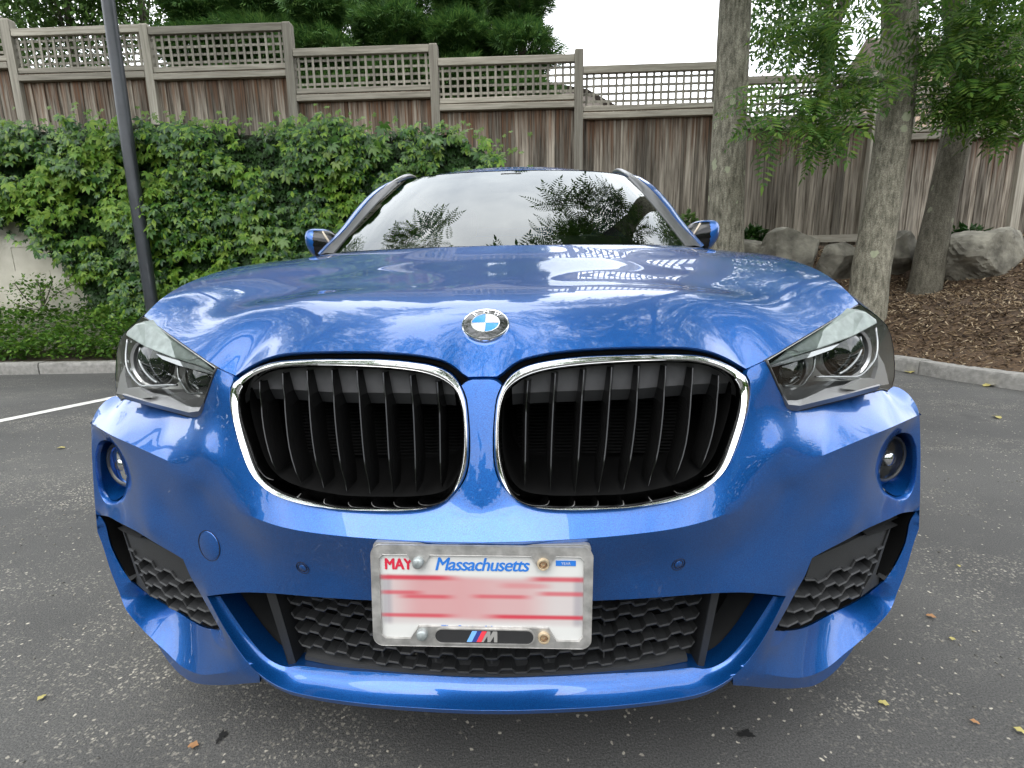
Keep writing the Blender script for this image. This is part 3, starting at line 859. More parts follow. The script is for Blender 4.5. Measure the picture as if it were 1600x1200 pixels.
# ---- side intakes
i_loop = chain(i_top[::-1], i_right, i_bot[::-1], i_left[::-1])
rows_t = [[(445, 605), (530, 605), (560, 630), (640, 590), (690, 530), (765, 500), (790, 522), (860, 495), (895, 435), (980, 397), (1005, 420), (1075, 380), (1095, 335), (1150, 310)],
          [(350, 750), (440, 755), (490, 730), (515, 765), (590, 725), (630, 665), (715, 628), (745, 655), (815, 620), (855, 560), (935, 520), (955, 545), (1020, 510), (1045, 455), (1090, 435)],
          [(280, 880), (345, 893), (425, 860), (450, 885), (540, 855), (580, 790), (670, 750), (695, 770), (770, 735), (805, 680), (885, 640), (905, 660), (975, 625), (1005, 560), (1040, 550)],
          [(215, 1005), (290, 1020), (380, 975), (405, 1000), (500, 955), (535, 905), (620, 865), (645, 885), (735, 850), (760, 795), (835, 755), (860, 770), (930, 740), (955, 680), (970, 670)]]
il = i_loop; cI = il.mean(0)
for s in (1, -1):
    fl = (lambda F: F) if s == 1 else (lambda F: [tuple(f)[::-1] for f in F])
    m = MB(); r1 = il + (cI - il) * .03 + [0, .02, 0]; r2 = il + (cI - il) * .06 + [-.015, .10, 0]
    m.grid(np.array([il + [0, .004, 0], r1, r2]).transpose(1, 0, 2), closed_u=True)
    m.add(np.vstack([r2, r2.mean(0)[None]]), [(i, (i + 1) % len(r2), len(r2)) for i in range(len(r2))])
    iroot = obj('side_intake', np.array(m.V) * [s, 1, 1], fl(m.F), DARKVOID, car, True, 40)
    # upper blanking face
    top = [(508, 412), (600, 372), (800, 285), (1000, 190), (1140, 150), (1200, 155), (1150, 310), (1095, 335), (1075, 372), (1005, 405), (980, 385), (895, 425), (860, 480), (790, 505), (765, 490), (690, 520), (640, 575), (560, 610), (530, 590), (450, 590)]
    P_ = [PP(1180 + x / 5.714, 800 + y / 5.714, .040) for x, y in top]
    V, Fq = polyprism(P_, [0, .02, 0]); o = obj('intake_blank', V * [s, 1, 1], fl(Fq), MATTBLACK, iroot)
    rim = [(1405, 20), (1395, 120), (1350, 275), (1250, 475), (1150, 610), (1200, 560), (1300, 380), (1360, 230), (1378, 130), (1370, 95), (1330, 92), (1200, 150), (1000, 215), (985, 195), (1200, 85), (1330, 25)]
    P_ = [PP(1180 + x / 5.714, 800 + y / 5.714, .030) for x, y in rim]
    V, Fq = polyprism(P_, [-.002, .02, 0]); o = obj('intake_rim', V * [s, 1, 1], fl(Fq), MATTBLACK, iroot)
    fin = [(1208, 150), (1196, 155), (1050, 545), (965, 690), (985, 695), (1075, 560)]
    P_ = [PP(1180 + x / 5.714, 800 + y / 5.714, .035) for x, y in fin]
    V, Fq = polyprism(P_, [0, .04, 0]); o = obj('intake_fin', V * [s, 1, 1], fl(Fq), MATTBLACK, iroot)
    fl2 = [(965, 690), (1050, 550), (1150, 605), (1030, 690), (940, 760)]
    P_ = [PP(1180 + x / 5.714, 800 + y / 5.714, .045) for x, y in fl2]
    V, Fq = polyprism(P_, [0, .02, 0]); obj('intake_floor', V * [s, 1, 1], fl(Fq), MATTBLACK, iroot)
    for q in rows_t:
        fr_ = np.array([PP(1180 + x / 5.714, 800 + y / 5.714, .034) for x, y in q]); th = .0034
        rr = [fr_ + [0, .05, .001], fr_ + [0, .001, th * .3], fr_ + [0, -.002, -th * .2], fr_ + [0, .0, -th], fr_ + [0, .05, -th - .001]]
        m = MB(); m.grid(np.array(rr).transpose(1, 0, 2) * [s, 1, 1], flip=(s == -1)); m.build('grille_bar', MATTBLACK, iroot)

# ---- sensors and tow-hook cover
_bv, _bt = weld([p_b1, p_b2, p_b3, p_b5], mirror=True)
_bb = BVHTree.FromPolygons([Vector(v) for v in _bv], [tuple(map(int, t)) for t in _bt])
def bumper_at(px, py):
    d = Vector(ray(px, py)).normalized(); h = _bb.ray_cast(Vector(CAM), d)
    n = h[1] if h[1].y < 0 else -h[1]
    return np.array(h[0]), np.array(n)
GROOVE = pmat('panel_gap', (0.008, 0.012, 0.03), 0.6)
def disc_on(name, px, py, rad, mat, parent, sx=1.0):
    c, n = bumper_at(px, py)
    V, Fq = lathe([(.0005, .0012), (rad * .9, .0012), (rad * .97, .0006), (rad, -.002)], c, n, 28)
    return obj(name, V, Fq, mat, parent, True, 60)
def ring_on(name, px, py, rad, mat, parent, w=.0009):
    c, n = bumper_at(px, py)
    V, Fq = lathe([(rad - w, -.001), (rad - w, .0011), (rad + w, .0011), (rad + w, -.001)], c, n, 36)
    return obj(name, V, Fq, mat, parent, True, 40)
for px, py in ((473, 887), (1060, 881.5)):
    o = disc_on('parking_sensor', px, py, .0068, PAINT, car); ring_on('sensor_gap', px, py, .0074, GROOVE, o, .0005); ring_on('sensor_bezel', px, py, .0112, GROOVE, o, .0004)
o = disc_on('tow_hook_cover', 327, 852.5, .0275, PAINT, car); ring_on('cover_gap', 327, 852.5, .0282, GROOVE, o, .0006)

# ---- roundel on the hood
ec, en = hood_at(.0, .172)
en = en / np.linalg.norm(en)
e_u = np.array([1.0, 0, 0]); e_v = np.cross(en, e_u)
ER = .0408
EMB_BLUE = pmat('enamel_blue', (0.02, 0.20, 0.62), 0.12, coat=.6)
EMB_WHITE = pmat('enamel_white', (0.52, 0.53, 0.54), 0.15, coat=.6, var=.08, vscale=200)
EMB_BLACK = pmat('enamel_black', (0.012, 0.012, 0.012), 0.07, coat=1.0)
V, Fq = lathe([(ER * 1.0, -.006), (ER * 1.0, .003), (ER * .955, .0052), (ER * .92, .0045), (ER * .915, .003)], ec, en, 48)
emb = obj('hood_roundel', V, Fq, CHROME, car, True, 40)
V, Fq = lathe([(ER * .93, .0035), (ER * .75, .0048), (ER * .575, .0056)], ec, en, 48); obj('black_ring', V, Fq, EMB_BLACK, emb, True)
V, Fq = lathe([(ER * .60, .0048), (ER * .595, .0066), (ER * .56, .0066), (ER * .555, .005)], ec, en, 48); obj('inner_ring', V, Fq, CHROME, emb, True, 40)
for q, mt in ((0, EMB_WHITE), (1, EMB_BLUE), (2, EMB_WHITE), (3, EMB_BLUE)):
    P_ = [ec + en * .0066]
    for t in np.linspace(q * 90 + 1.5, q * 90 + 88.5, 13):
        P_.append(ec + en * .0058 + ER * .565 * (e_u * math.cos(R_(t)) + e_v * math.sin(R_(t))))
    obj('enamel_quarter', np.array(P_), [(0, i, i + 1) for i in range(1, 13)], mt, emb, True)
for t in (0, 90):
    d_ = e_u * math.cos(R_(t)) + e_v * math.sin(R_(t)); w_ = np.cross(en, d_) * .0006
    P_ = np.array([ec - d_ * ER * .56 - w_, ec + d_ * ER * .56 - w_, ec + d_ * ER * .56 + w_, ec - d_ * ER * .56 + w_]) + en * .0068
    obj('quarter_divider', P_, [(0, 1, 2, 3)], CHROME, emb)

def text_mesh(s, size, shear=0.0, bold=0.0, extrude=0.0, space=1.0, align='CENTER'):
    cu = bpy.data.curves.new('lettering', 'FONT'); cu.body = s; cu.size = size; cu.shear = shear; cu.extrude = extrude
    cu.space_character = space; cu.align_x = align; cu.resolution_u = 4
    ob = bpy.data.objects.new('lettering', cu); COL.objects.link(ob)
    dg = bpy.context.evaluated_depsgraph_get(); me = bpy.data.meshes.new_from_object(ob.evaluated_get(dg))
    bpy.data.objects.remove(ob); bpy.data.curves.remove(cu)
    if bold > 0:                       # heavier strokes: the same outlines stacked a hair apart
        V0 = np.array([tuple(v.co) for v in me.vertices]); F0 = [tuple(q.vertices) for q in me.polygons]; n0 = len(V0); V = []; Fq = []
        for k, (dx, dy) in enumerate(((-1, 0), (1, 0), (0, -.5), (0, .5), (0, 0))):
            V.append(V0 + [dx * bold, dy * bold, k * 2e-5]); Fq += [tuple(i + k * n0 for i in f) for f in F0]
        me = mesh_np('lettering', np.vstack(V), Fq)
    return me
def basis(o, origin, ux, uy, un):
    M = Matrix.Identity(4)
    for i in range(3): M[i][0], M[i][1], M[i][2], M[i][3] = ux[i], uy[i], un[i], origin[i]
    o.matrix_local = M
for ch, a in (('B', 128), ('M', 90), ('W', 52)):
    me = text_mesh(ch, .0125, bold=.0004); me.materials.append(EMB_WHITE)
    d_ = e_u * math.cos(R_(a)) + e_v * math.sin(R_(a)); t_ = e_u * math.sin(R_(a)) - e_v * math.cos(R_(a))
    o = place('roundel_letter', me, emb); basis(o, ec + en * .0056 + d_ * ER * .655, t_, d_, en)
# ---- licence plate, its frame and screws
PLATE_WHITE = None
def plate_mat():
    m, n, l, b = mat_new('plate_print')
    b.inputs['Roughness'].default_value = 0.35
    t = n.new('ShaderNodeTexCoord'); sp = n.new('ShaderNodeSeparateXYZ'); l.new(t.outputs['Object'], sp.inputs[0])
    # object space: x -0.15..0.15, y -0.075..0.075 ; smeared red registration band
    def band(y0, h, x0, x1, soft):
        r = n.new('ShaderNodeMapRange'); a = n.new('ShaderNodeMath'); a.operation = 'SUBTRACT'; a.inputs[1].default_value = y0
        l.new(sp.outputs['Y'], a.inputs[0]); ab = n.new('ShaderNodeMath'); ab.operation = 'ABSOLUTE'; l.new(a.outputs[0], ab.inputs[0])
        r.inputs['From Min'].default_value = h; r.inputs['From Max'].default_value = h * (.15 if h < .01 else .75); r.interpolation_type = 'SMOOTHSTEP'; l.new(ab.outputs[0], r.inputs['Value'])
        def sidef(a0, a1):
            q = n.new('ShaderNodeMapRange'); q.interpolation_type = 'SMOOTHSTEP'; q.inputs['From Min'].default_value = a0; q.inputs['From Max'].default_value = a1; l.new(sp.outputs['X'], q.inputs['Value']); return q.outputs[0]
        m1 = n.new('ShaderNodeMath'); m1.operation = 'MULTIPLY'; l.new(r.outputs[0], m1.inputs[0]); l.new(sidef(x0 - soft, x0 + soft * .1), m1.inputs[1])
        m2 = n.new('ShaderNodeMath'); m2.operation = 'MULTIPLY'; l.new(m1.outputs[0], m2.inputs[0]); l.new(sidef(x1 + soft, x1 - soft * .1), m2.inputs[1])
        return m2.outputs[0]
    base = None
    def mixin(prev, fac, col, k):
        mm = n.new('ShaderNodeMix'); mm.data_type = 'RGBA'
        q = n.new('ShaderNodeMath'); q.operation = 'MULTIPLY'; q.inputs[1].default_value = k; l.new(fac, q.inputs[0]); l.new(q.outputs[0], mm.inputs['Factor'])
        if prev is None: mm.inputs['A'].default_value = (.58, .58, .56, 1)
        else: l.new(prev, mm.inputs['A'])
        mm.inputs['B'].default_value = (*col, 1)
        return mm.outputs['Result']
    PINK, RED, GREY = (.50, .235, .24), (.48, .035, .06), (.32, .30, .32)
    c = mixin(None, band(-.0075, .042, -.136, .140, .001), (.50, .455, .445), 1)
    c = mixin(c, band(-.004, .036, -.09, -.030, .06), PINK, .8)
    c = mixin(c, band(-.006, .036, .0, .06, .05), PINK, .6)
    c = mixin(c, band(-.0075, .042, -.140, -.134, .008), GREY, .8)
    c = mixin(c, band(-.0075, .042, .136, .142, .008), GREY, .8)
    c = mixin(c, band(.0265, .0062, -.136, -.060, .04), RED, .95)
    c = mixin(c, band(.0265, .0062, .085, .140, .03), RED, .85)
    c = mixin(c, band(.0035, .0052, -.136, -.10, .025), RED, .75)
    c = mixin(c, band(-.0025, .0052, -.105, -.055, .025), RED, .75)
    c = mixin(c, band(-.001, .0052, .0, .055, .025), RED, .7)
    c = mixin(c, band(.0045, .0058, .095, .140, .025), RED, .75)
    c = mixin(c, band(.016, .0065, .04, .085, .025), RED, .35)
    c = mixin(c, band(-.0315, .0050, -.136, -.060, .035), RED, .8)
    c = mixin(c, band(-.0315, .0055, .03, .140, .04), RED, .95)
    l.new(c, b.inputs['Base Color'])
    return m
pl_c = PY(752.5, 931, -.030)
ROLLP = R_(1.0)
p_up = np.array([0, .07, 1.0]); p_up /= np.linalg.norm(p_up); p_ux = np.array([math.cos(ROLLP), .0, -math.sin(ROLLP)])
p_n = np.cross(p_ux, p_up); p_n /= np.linalg.norm(p_n); p_up = np.cross(p_n, p_ux)
plate = empty('license_plate', (0, 0, 0), car); basis(plate, pl_c, p_ux, p_up, p_n)
def rrect(w, h, r, n=6):
    P = []
    for cx_, cy_, a0 in ((w / 2 - r, h / 2 - r, 0), (-w / 2 + r, h / 2 - r, 90), (-w / 2 + r, -h / 2 + r, 180), (w / 2 - r, -h / 2 + r, 270)):
        for k in range(n + 1):
            a = R_(a0 + 90 * k / n); P.append((cx_ + r * math.cos(a), cy_ + r * math.sin(a)))
    return P
def flat_poly(outer_, holes_, z0, z1):
    """plate of a 2D outline with holes, extruded from z0 to z1"""
    loops = [outer_] + holes_; co = []; E = []; o = 0
    for L in loops:
        n_ = len(L); co += [Vector(p) for p in L]; E += [(o + i, o + (i + 1) % n_) for i in range(n_)]; o += n_
    res = delaunay_2d_cdt(co, E, [], 0, 1e-7)
    V2 = np.array([tuple(v) for v in res[0]]); tri = np.array([tuple(t) for t in res[2]])
    cen = V2[tri].mean(1); ok = inside(np.array(outer_), cen)
    for h_ in holes_: ok &= ~inside(np.array(h_), cen)
    tri = tri[ok]; n0 = len(V2)
    V = np.vstack([np.c_[V2, np.full(n0, z1)], np.c_[V2, np.full(n0, z0)]])
    Fq = [tuple(t) for t in tri] + [tuple(t[::-1] + n0) for t in tri]
    o = 0
    for L in loops:
        n_ = len(L)
        for i in range(n_):
            a, b_ = o + i, o + (i + 1) % n_
            Fq.append((a, b_, b_ + n0, a + n0))
        o += n_
    return V, Fq
PW, PH = .3165, .1535
V, Fq = flat_poly(rrect(.300, .146, .012), [], -.002, .0)
obj('plate_panel', V, Fq, plate_mat(), plate)
# frame window with notches round the screws
win = [(-.1455, -.060), (-.1462, .056), (-.141, .0625), (-.106, .0625), (-.0975, .049), (-.0805, .049), (-.073, .0625), (.071, .0625), (.079, .049), (.097, .049), (.1045, .0625), (.140, .0625), (.1455, .057), (.1460, -.059), (.1405, -.0655),
       (.108, -.0655), (.0965, -.0465), (-.0915, -.0465), (-.1035, -.0655), (-.140, -.0655)]
V, Fq = flat_poly(rrect(PW, PH, .015), [win], .0, .0042)
fr = obj('plate_frame', V, Fq, STEEL, plate); bevel(fr, .0014, 2, 40)
V, Fq = flat_poly(rrect(.142, .0205, .0099), [], .004, .0050)
bd = obj('badge_inlay', V * [1, 1, 1] + [.004, -.0596, 0], Fq, pmat('black_badge', (.02, .02, .021), .5, bump=.2, bscale=1500), plate)
V, Fq = flat_poly(rrect(.1455, .024, .0119), [rrect(.142, .0205, .0099)], .004, .0060)
rmn = obj('badge_rim', V + [.004, -.0596, 0], Fq, STEEL, plate)
def para(x0, w, col, nm):
    h = .0165; k = .48
    P_ = [(x0 - h / 2 * k, -h / 2), (x0 + w - h / 2 * k, -h / 2), (x0 + w + h / 2 * k, h / 2), (x0 + h / 2 * k, h / 2)]
    V, Fq = flat_poly(P_, [], .005, .0056)
    obj('badge_stripe', V + [.004, -.0596, 0], Fq, pmat(nm, col, .35), plate)
para(-.0215, .0072, (.18, .42, .80), 'light_blue_stripe'); para(-.0143, .0068, (.03, .05, .22), 'navy_stripe'); para(-.0075, .0072, (.72, .05, .07), 'red_stripe')
V, Fq = flat_poly([(-.0042, -.00825), (-.0010, -.00825), (.0045, .0010), (.0045, -.00825), (.0085, -.00825), (.0140, .0010), (.0140, -.00825), (.0188, -.00825), (.0188, .00825), (.0125, .00825), (.0088, .0012), (.0088, .00825), (.0042, .00825)], [], .005, .0056)
obj('badge_letter', V + [.004, -.0596, 0], Fq, pmat('silver_letter', (.45, .44, .42), .4, .5), plate)
INK_RED = pmat('red_plate_ink', (.55, .02, .05), .4); INK_BLUE = pmat('blue_plate_ink', (.02, .16, .55), .4)
def word(s, size, x, y, mt, shear=0, off=0, space=1.0, name='plate_lettering', z=.0006, sx=1.0):
    me = text_mesh(s, size, shear, off, .0001, space); me.materials.append(mt)
    o = place(name, me, plate); o.location = (x, y, z); o.scale = (sx, 1, 1); return o
word('MAY', .0232, -.1195, .0390, INK_RED, off=.0010, sx=.84)
word('Massachusetts', .0275, .0, .0385, INK_BLUE, .25, .0006, .92, sx=.93)
word('YEAR', .0056, .1203, .0494, EMB_WHITE, z=.0012)
V, Fq = flat_poly([(.106, .0475), (.1345, .0475), (.1345, .0552), (.106, .0552)], [], .0, .0009); obj('year_sticker', V, Fq, INK_BLUE, plate)
word('The Spirit of America', .0130, -.004, -.0545, INK_BLUE, .2, sx=1.0)
SCREW = pmat('screw_cap', (.30, .33, .33), .4, .4, var=.2, vscale=200); RUST = pmat('rusted_screw', (.42, .28, .15), .6, .2, col2=(.10, .04, .02), vscale=260, bump=.3, bscale=500)
BRASS = pmat('stained_cap', (.45, .36, .24), .45, .3, var=.3, vscale=150)
for x, y, kind in ((-.0895, .0520, 0), (.0880, .0520, 1), (-.0860, -.0573, 0), (.0900, -.0590, 1)):
    if kind == 0:
        V, Fq = lathe([(.0085, .003), (.0085, .0075), (.0078, .0105), (.006, .0122), (.0003, .0126)], np.array([x, y, 0]), [0, 0, 1], 20)
        obj('screw_cap', V, Fq, SCREW, plate, True, 50)
    else:
        V, Fq = lathe([(.0088, .003), (.0088, .0075), (.0080, .0095), (.0060, .0095), (.0055, .006), (.003, .0065), (.0003, .0065)], np.array([x, y, 0]), [0, 0, 1], 20)
        obj('screw_cap', V, Fq, BRASS, plate, True, 50)
        V, Fq = lathe([(.0055, .006), (.005, .0078), (.0022, .0080), (.0018, .006), (.0003, .006)], np.array([x, y, 0]), [0, 0, 1], 16)
        obj('rusty_screw', V, Fq, RUST, plate, True, 50)
# mounting block behind the plate
V, Fq = flat_poly(rrect(.29, .13, .01), [], -.045, -.0025); obj('plate_bracket', V, Fq, MATTBLACK, plate)
V, Fq = flat_poly(rrect(.312, .02, .006), [], -.012, -.0022); obj('clear_edge', V + [0, .068, 0], Fq, BEZEL2, plate)

# ---- windscreen, pillars, roof
WB_ = [(812, 383, 1.135), (900, 381.5, 1.15), (1000, 382, 1.21), (1050, 383, 1.285), (1072, 385, 1.33)]
w_bot_pts = [np.array(centre(383.5, 1.135))] + EY(WB_[1:])
TOPZ = 1.522
w_top_pts = [np.array(centre(266.5, 2.02)), PY(870, 266, 2.025), PY(930, 268, 2.045), PY(965, 272, 2.08), PY(982, 277, 2.11)]
wb = catmull(w_bot_pts, .002); wt = catmull(w_top_pts, .002)
nU = 26
wb = wb[np.linspace(0, len(wb) - 1, nU).round().astype(int)]; wt = wt[np.linspace(0, len(wt) - 1, nU).round().astype(int)]
rows = []
for t in np.linspace(0, 1, 13):
    r_ = wb * (1 - t) + wt * t
    r_[:, 2] += .009 * 4 * t * (1 - t)
    rows.append(r_)
G = np.array(rows)
full = np.concatenate([(G * [-1, 1, 1])[:, ::-1], G[:, 1:]], 1)
m = MB(); m.grid(full, flip=True); ws = m.build('windshield', WINDSHIELD, car, True)
# black ceramic band and cowl
m = MB(); inset = full + [0, .006, -.004]
m.grid(inset[:2]); FRIT = pmat('ceramic_frit', (.008, .008, .008), .4)
m.grid(np.array([full[0] + [0, -.004, -.003], full[0] + [0, -.03, -.03], full[0] + [0, .2, -.06]]))
m.build('cowl_panel', FRIT, car, True, 40)
# pillars: grey trim strip then blue body
ge = G[:, -1]
tr_o = [np.array(p) for p in EY([(1096, 386, 1.40), (1084, 372, 1.48), (1060, 348, 1.63), (1040, 322, 1.79), (1020, 298, 1.93), (1000, 281, 2.06), (986, 274, 2.14)])]
tr_o = catmull(tr_o, .004); tr_o = tr_o[np.linspace(0, len(tr_o) - 1, 13).round().astype(int)]
bl_o = catmull(EY([(1101, 384, 1.43), (1088, 369, 1.51), (1066, 344, 1.66), (1048, 318.5, 1.82), (1028, 296, 1.96), (1006, 279, 2.10), (986, 272, 2.18)]), .004)
bl_o = bl_o[np.linspace(0, len(bl_o) - 1, 13).round().astype(int)]
for s in (1, -1):
    m = MB(); mid = (ge + tr_o) / 2 + [0, -.012, .004]
    m.grid(np.array([ge + [-.006, .004, -.002], ge + [0, -.004, .002], mid, tr_o]).transpose(1, 0, 2) * [s, 1, 1], flip=(s == -1)); m.build('pillar_trim', TRIM, car, True, 50)
    m = MB(); b2 = bl_o + [.03, .10, -.03]
    m.grid(np.array([tr_o, tr_o + [.002, -.003, .002], (tr_o + bl_o) / 2 + [0.002, -.004, .003], bl_o, b2]).transpose(1, 0, 2) * [s, 1, 1], flip=(s == -1)); m.build('windshield_pillar', PAINT, car, True, 50)
# roof
rf = []
for Y, z, hw in ((2.02, None, None), (2.10, 1.541, .575), (2.35, 1.562, .585), (2.8, 1.568, .585), (3.3, 1.552, .57), (3.8, 1.515, .55), (4.05, 1.485, .53)):
    if z is None:
        rf.append(full[-1] + [0, -.002, .001]); continue
    xs_ = np.linspace(-1, 1, full.shape[1]) * hw
    rf.append(np.stack([xs_, Y + .10 * (np.abs(xs_) / hw) ** 2 * (1 if Y < 3 else -.3), z + .010 - .035 * (xs_ / hw) ** 2 - .03 * (xs_ / hw) ** 8], 1))
m = MB(); m.grid(np.array(rf)); m.build('roof', PAINT, car, True)
for s in (1, -1):
    m = MB()
    rp = [np.array(q) for q in EY([(1004, 290, 2.02), (990, 279, 2.10), (978, 271.5, 2.18), (966, 267, 2.32)])] + [np.array((.585, 2.6, 1.592)), np.array((.58, 3.1, 1.590)), np.array((.565, 3.6, 1.565)), np.array((.55, 3.75, 1.53))]
    rp = catmull(rp, .02) * [s, 1, 1]
    m.tube(rp, .013, 10); m.build('roof_rail', ALU, car, True)
# cabin sides, tail and body sides (seen only from the side)
def belt(Y): return np.interp(Y, [1.3, 1.6, 2.5, 3.6, 4.3], [.825, .845, .85, .83, .75]), np.interp(Y, [1.3, 2.5, 4.3], [1.055, 1.085, 1.12])
for s in (1, -1):
    m = MB(); top = np.vstack([bl_o[1:] + [.03, .10, -.03], [(.575, 2.5, 1.50), (.575, 3.0, 1.50), (.56, 3.4, 1.48), (.54, 3.8, 1.44)]])
    low = []
    for p in top:
        bx, bz = belt(max(p[1], 1.45)); low.append((bx - .015, p[1], bz))
    low = np.array(low); m.grid(np.array([top, low]).transpose(1, 0, 2) * [s, 1, 1], flip=(s == -1)); m.build('side_window', SIDEGLASS, car, True)
    m = MB(); edge = np.vstack([bl_o[1:] + [.03, .10, -.03], [(.575, 2.5, 1.50), (.575, 3.0, 1.50), (.56, 3.4, 1.48), (.54, 3.8, 1.44)]]); rfe = edge.copy(); rfe[:, 0] -= .03; rfe[:, 2] += .035
    m.grid(np.array([edge, rfe]).transpose(1, 0, 2)[10:] * [s, 1, 1], flip=(s == -1)); m.build('roof_side_rail', PAINT, car, True)
# side skin with wheel arches
arc = lambda cy, r, a0, a1: [np.array((.895, cy + r * math.cos(R_(a)), .335 + r * math.sin(R_(a)))) for a in np.linspace(a0, a1, 15)]
front_line = [p for p in hood_ridge]
side_top = np.vstack([hl_out[::-1][-1:], hood_ridge])
belt_pts = [np.array((belt(Y)[0], Y, belt(Y)[1])) for Y in np.linspace(1.45, 4.25, 12)]
tail = [np.array((.78, 4.36, .95)), np.array((.84, 4.33, .65)), np.array((.83, 4.33, .35))]
bottom = [np.array((.84, 4.0, .28))] + arc(3.512, .385, 0, 180) + [np.array((.87, 2.9, .26)), np.array((.87, 2.2, .25)), np.array((.87, 1.4, .26))] + arc(.842, .385, 0, 132)
mid_front = [np.array((.905, .505, .62)), corner_crv[-1] + [0.006, .0, 0], corner_crv[2], corner_crv[0]]
sl = chain(np.array(list(side_top)), np.array(belt_pts), np.array(tail), np.array(bottom), np.array(mid_front), hl_out[::-1])
# resample the loop evenly
s_ = resamp(sl, 320)
p_side = patch(s_, dom='YZ', ctrl=[(.905, Y, .62) for Y in (1.4, 2.0, 2.6, 3.1, 3.9)] + [(.885, Y, .90) for Y in (.8, 1.4, 2.0, 2.6, 3.2, 3.8)] + [(.885, .65, .78), (.89, .5, .70)], spacing=.05, every=.05)
for s in (1, -1):
    V, T = weld([p_side]); T = T if s == 1 else T[:, ::-1]
    o = obj('body_side', V * [s, 1, 1], T, PAINT, car, True, 40)
m = MB()
tz = [(1.485, 4.05, .53), (1.40, 4.2, .56), (1.12, 4.33, .72), (.95, 4.40, .80), (.65, 4.42, .84), (.35, 4.38, .82)]
m.grid(np.array([[(x * hw, Y - .10 * x * x, z) for x in np.linspace(-1, 1, 13)] for z, Y, hw in tz])); m.build('tailgate', PAINT, car, True, 40)
# underbody, so that no daylight shows beneath the skin
m = MB(); m.box((0, 2.3, .24), (1.55, 3.7, .04)); m.box((0, 1.0, .66), (1.25, .04, .7)); m.build('underbody', DARKVOID, car)
for s in (1, -1):
    m = MB()
    for cy in (.842, 3.512):
        pts_ = np.array([(0, cy + .39 * math.cos(R_(a)), .335 + .39 * math.sin(R_(a))) for a in np.linspace(-10, 190, 18)])
        m.grid(np.array([pts_ + [s * .60, 0, 0], pts_ + [s * .893, 0, 0]]).transpose(1, 0, 2)); n0 = len(pts_)
        q = pts_ + [s * .60, 0, 0]; m.add(q, [tuple(range(n0))])
    m.build('wheel_arch_liner', DARKVOID, car)
for x, y in ((.79, .842), (-.79, .842), (.79, 3.512), (-.79, 3.512)):
    w = empty('wheel', (0, 0, 0), car); s = 1 if x > 0 else -1
    V, Fq = lathe([(.215, -.10), (.30, -.108), (.328, -.09), (.334, -.05), (.334, .05), (.328, .09), (.30, .108), (.215, .10)], np.array([x, y, .335]), [s, 0, 0], 40); obj('tyre', V, Fq, RUBBER, w, True, 40)
    m = MB(); V, Fq = lathe([(.22, -.10), (.222, .098), (.205, .095), (.20, .02)], np.array([x, y, .335]), [s, 0, 0], 40); m.add(V, Fq)
    for k in range(10):
        a = R_(36 * k + 5); d_ = np.array([0, math.cos(a), math.sin(a)])
        m.box(np.array([x + s * .075, y, .335]) + d_ * .12, (.03, .022, .18), Matrix.Rotation(math.pi / 2 * 0 + (a - math.pi / 2), 4, 'X'))
    V, Fq = lathe([(.05, .05), (.05, .092), (.0005, .095)], np.array([x, y, .335]), [s, 0, 0], 20); m.add(V, Fq)
    m.build('rim', RIM, w, False)
# door mirrors
for s in (1, -1):
    mc = PY(1091, 371, 1.60); mc = np.array(mc)
    bm = bmesh.new(); bmesh.ops.create_icosphere(bm, subdivisions=5, radius=1.0)
    for v in bm.verts:
        x, y, z = v.co
        k = 1 - .25 * max(0, -z) * (1 if x < 0 else .3)
        v.co = Vector((math.copysign(abs(x) ** .72, x) * .080 * k + .012 * z, math.copysign(abs(y) ** .8, y) * .070, math.copysign(abs(z) ** .8, z) * .069 + (.012 * x)))
    V = np.array([tuple(v.co) for v in bm.verts]); Fq = [tuple(v.index for v in f.verts) for f in bm.faces]; bm.free()
    cap = [f for f in Fq if V[list(f)].mean(0)[0] > .028 or V[list(f)].mean(0)[2] > .058]
    dark = [f for f in Fq if f not in set(cap)]
    flp = (lambda L: L) if s == 1 else (lambda L: [f[::-1] for f in L])
    mr = obj('door_mirror', (V + mc) * [s, 1, 1], flp(cap), PAINT, car, True)
    obj('mirror_housing', (V * .99 + mc) * [s, 1, 1], flp(dark), GLOSSBLACK, mr, True)
    m = MB(); m.tube(catmull([(mc + q) * [s, 1, 1] for q in (np.array((-.058, -.054, -.028)), np.array((-.043, -.067, .005)), np.array((-.025, -.065, .033)), np.array((-.012, -.054, .052)))], .01), .0045, 6); m.build('mirror_indicator', pmat('amber_clear_strip', (.42, .36, .28), .25), mr, True)
    m = MB(); m.box((mc + [-.10, .02, -.05]) * [s, 1, 1], (.12, .05, .03)); o = m.build('mirror_foot', GLOSSBLACK, mr); bevel(o, .008, 2)
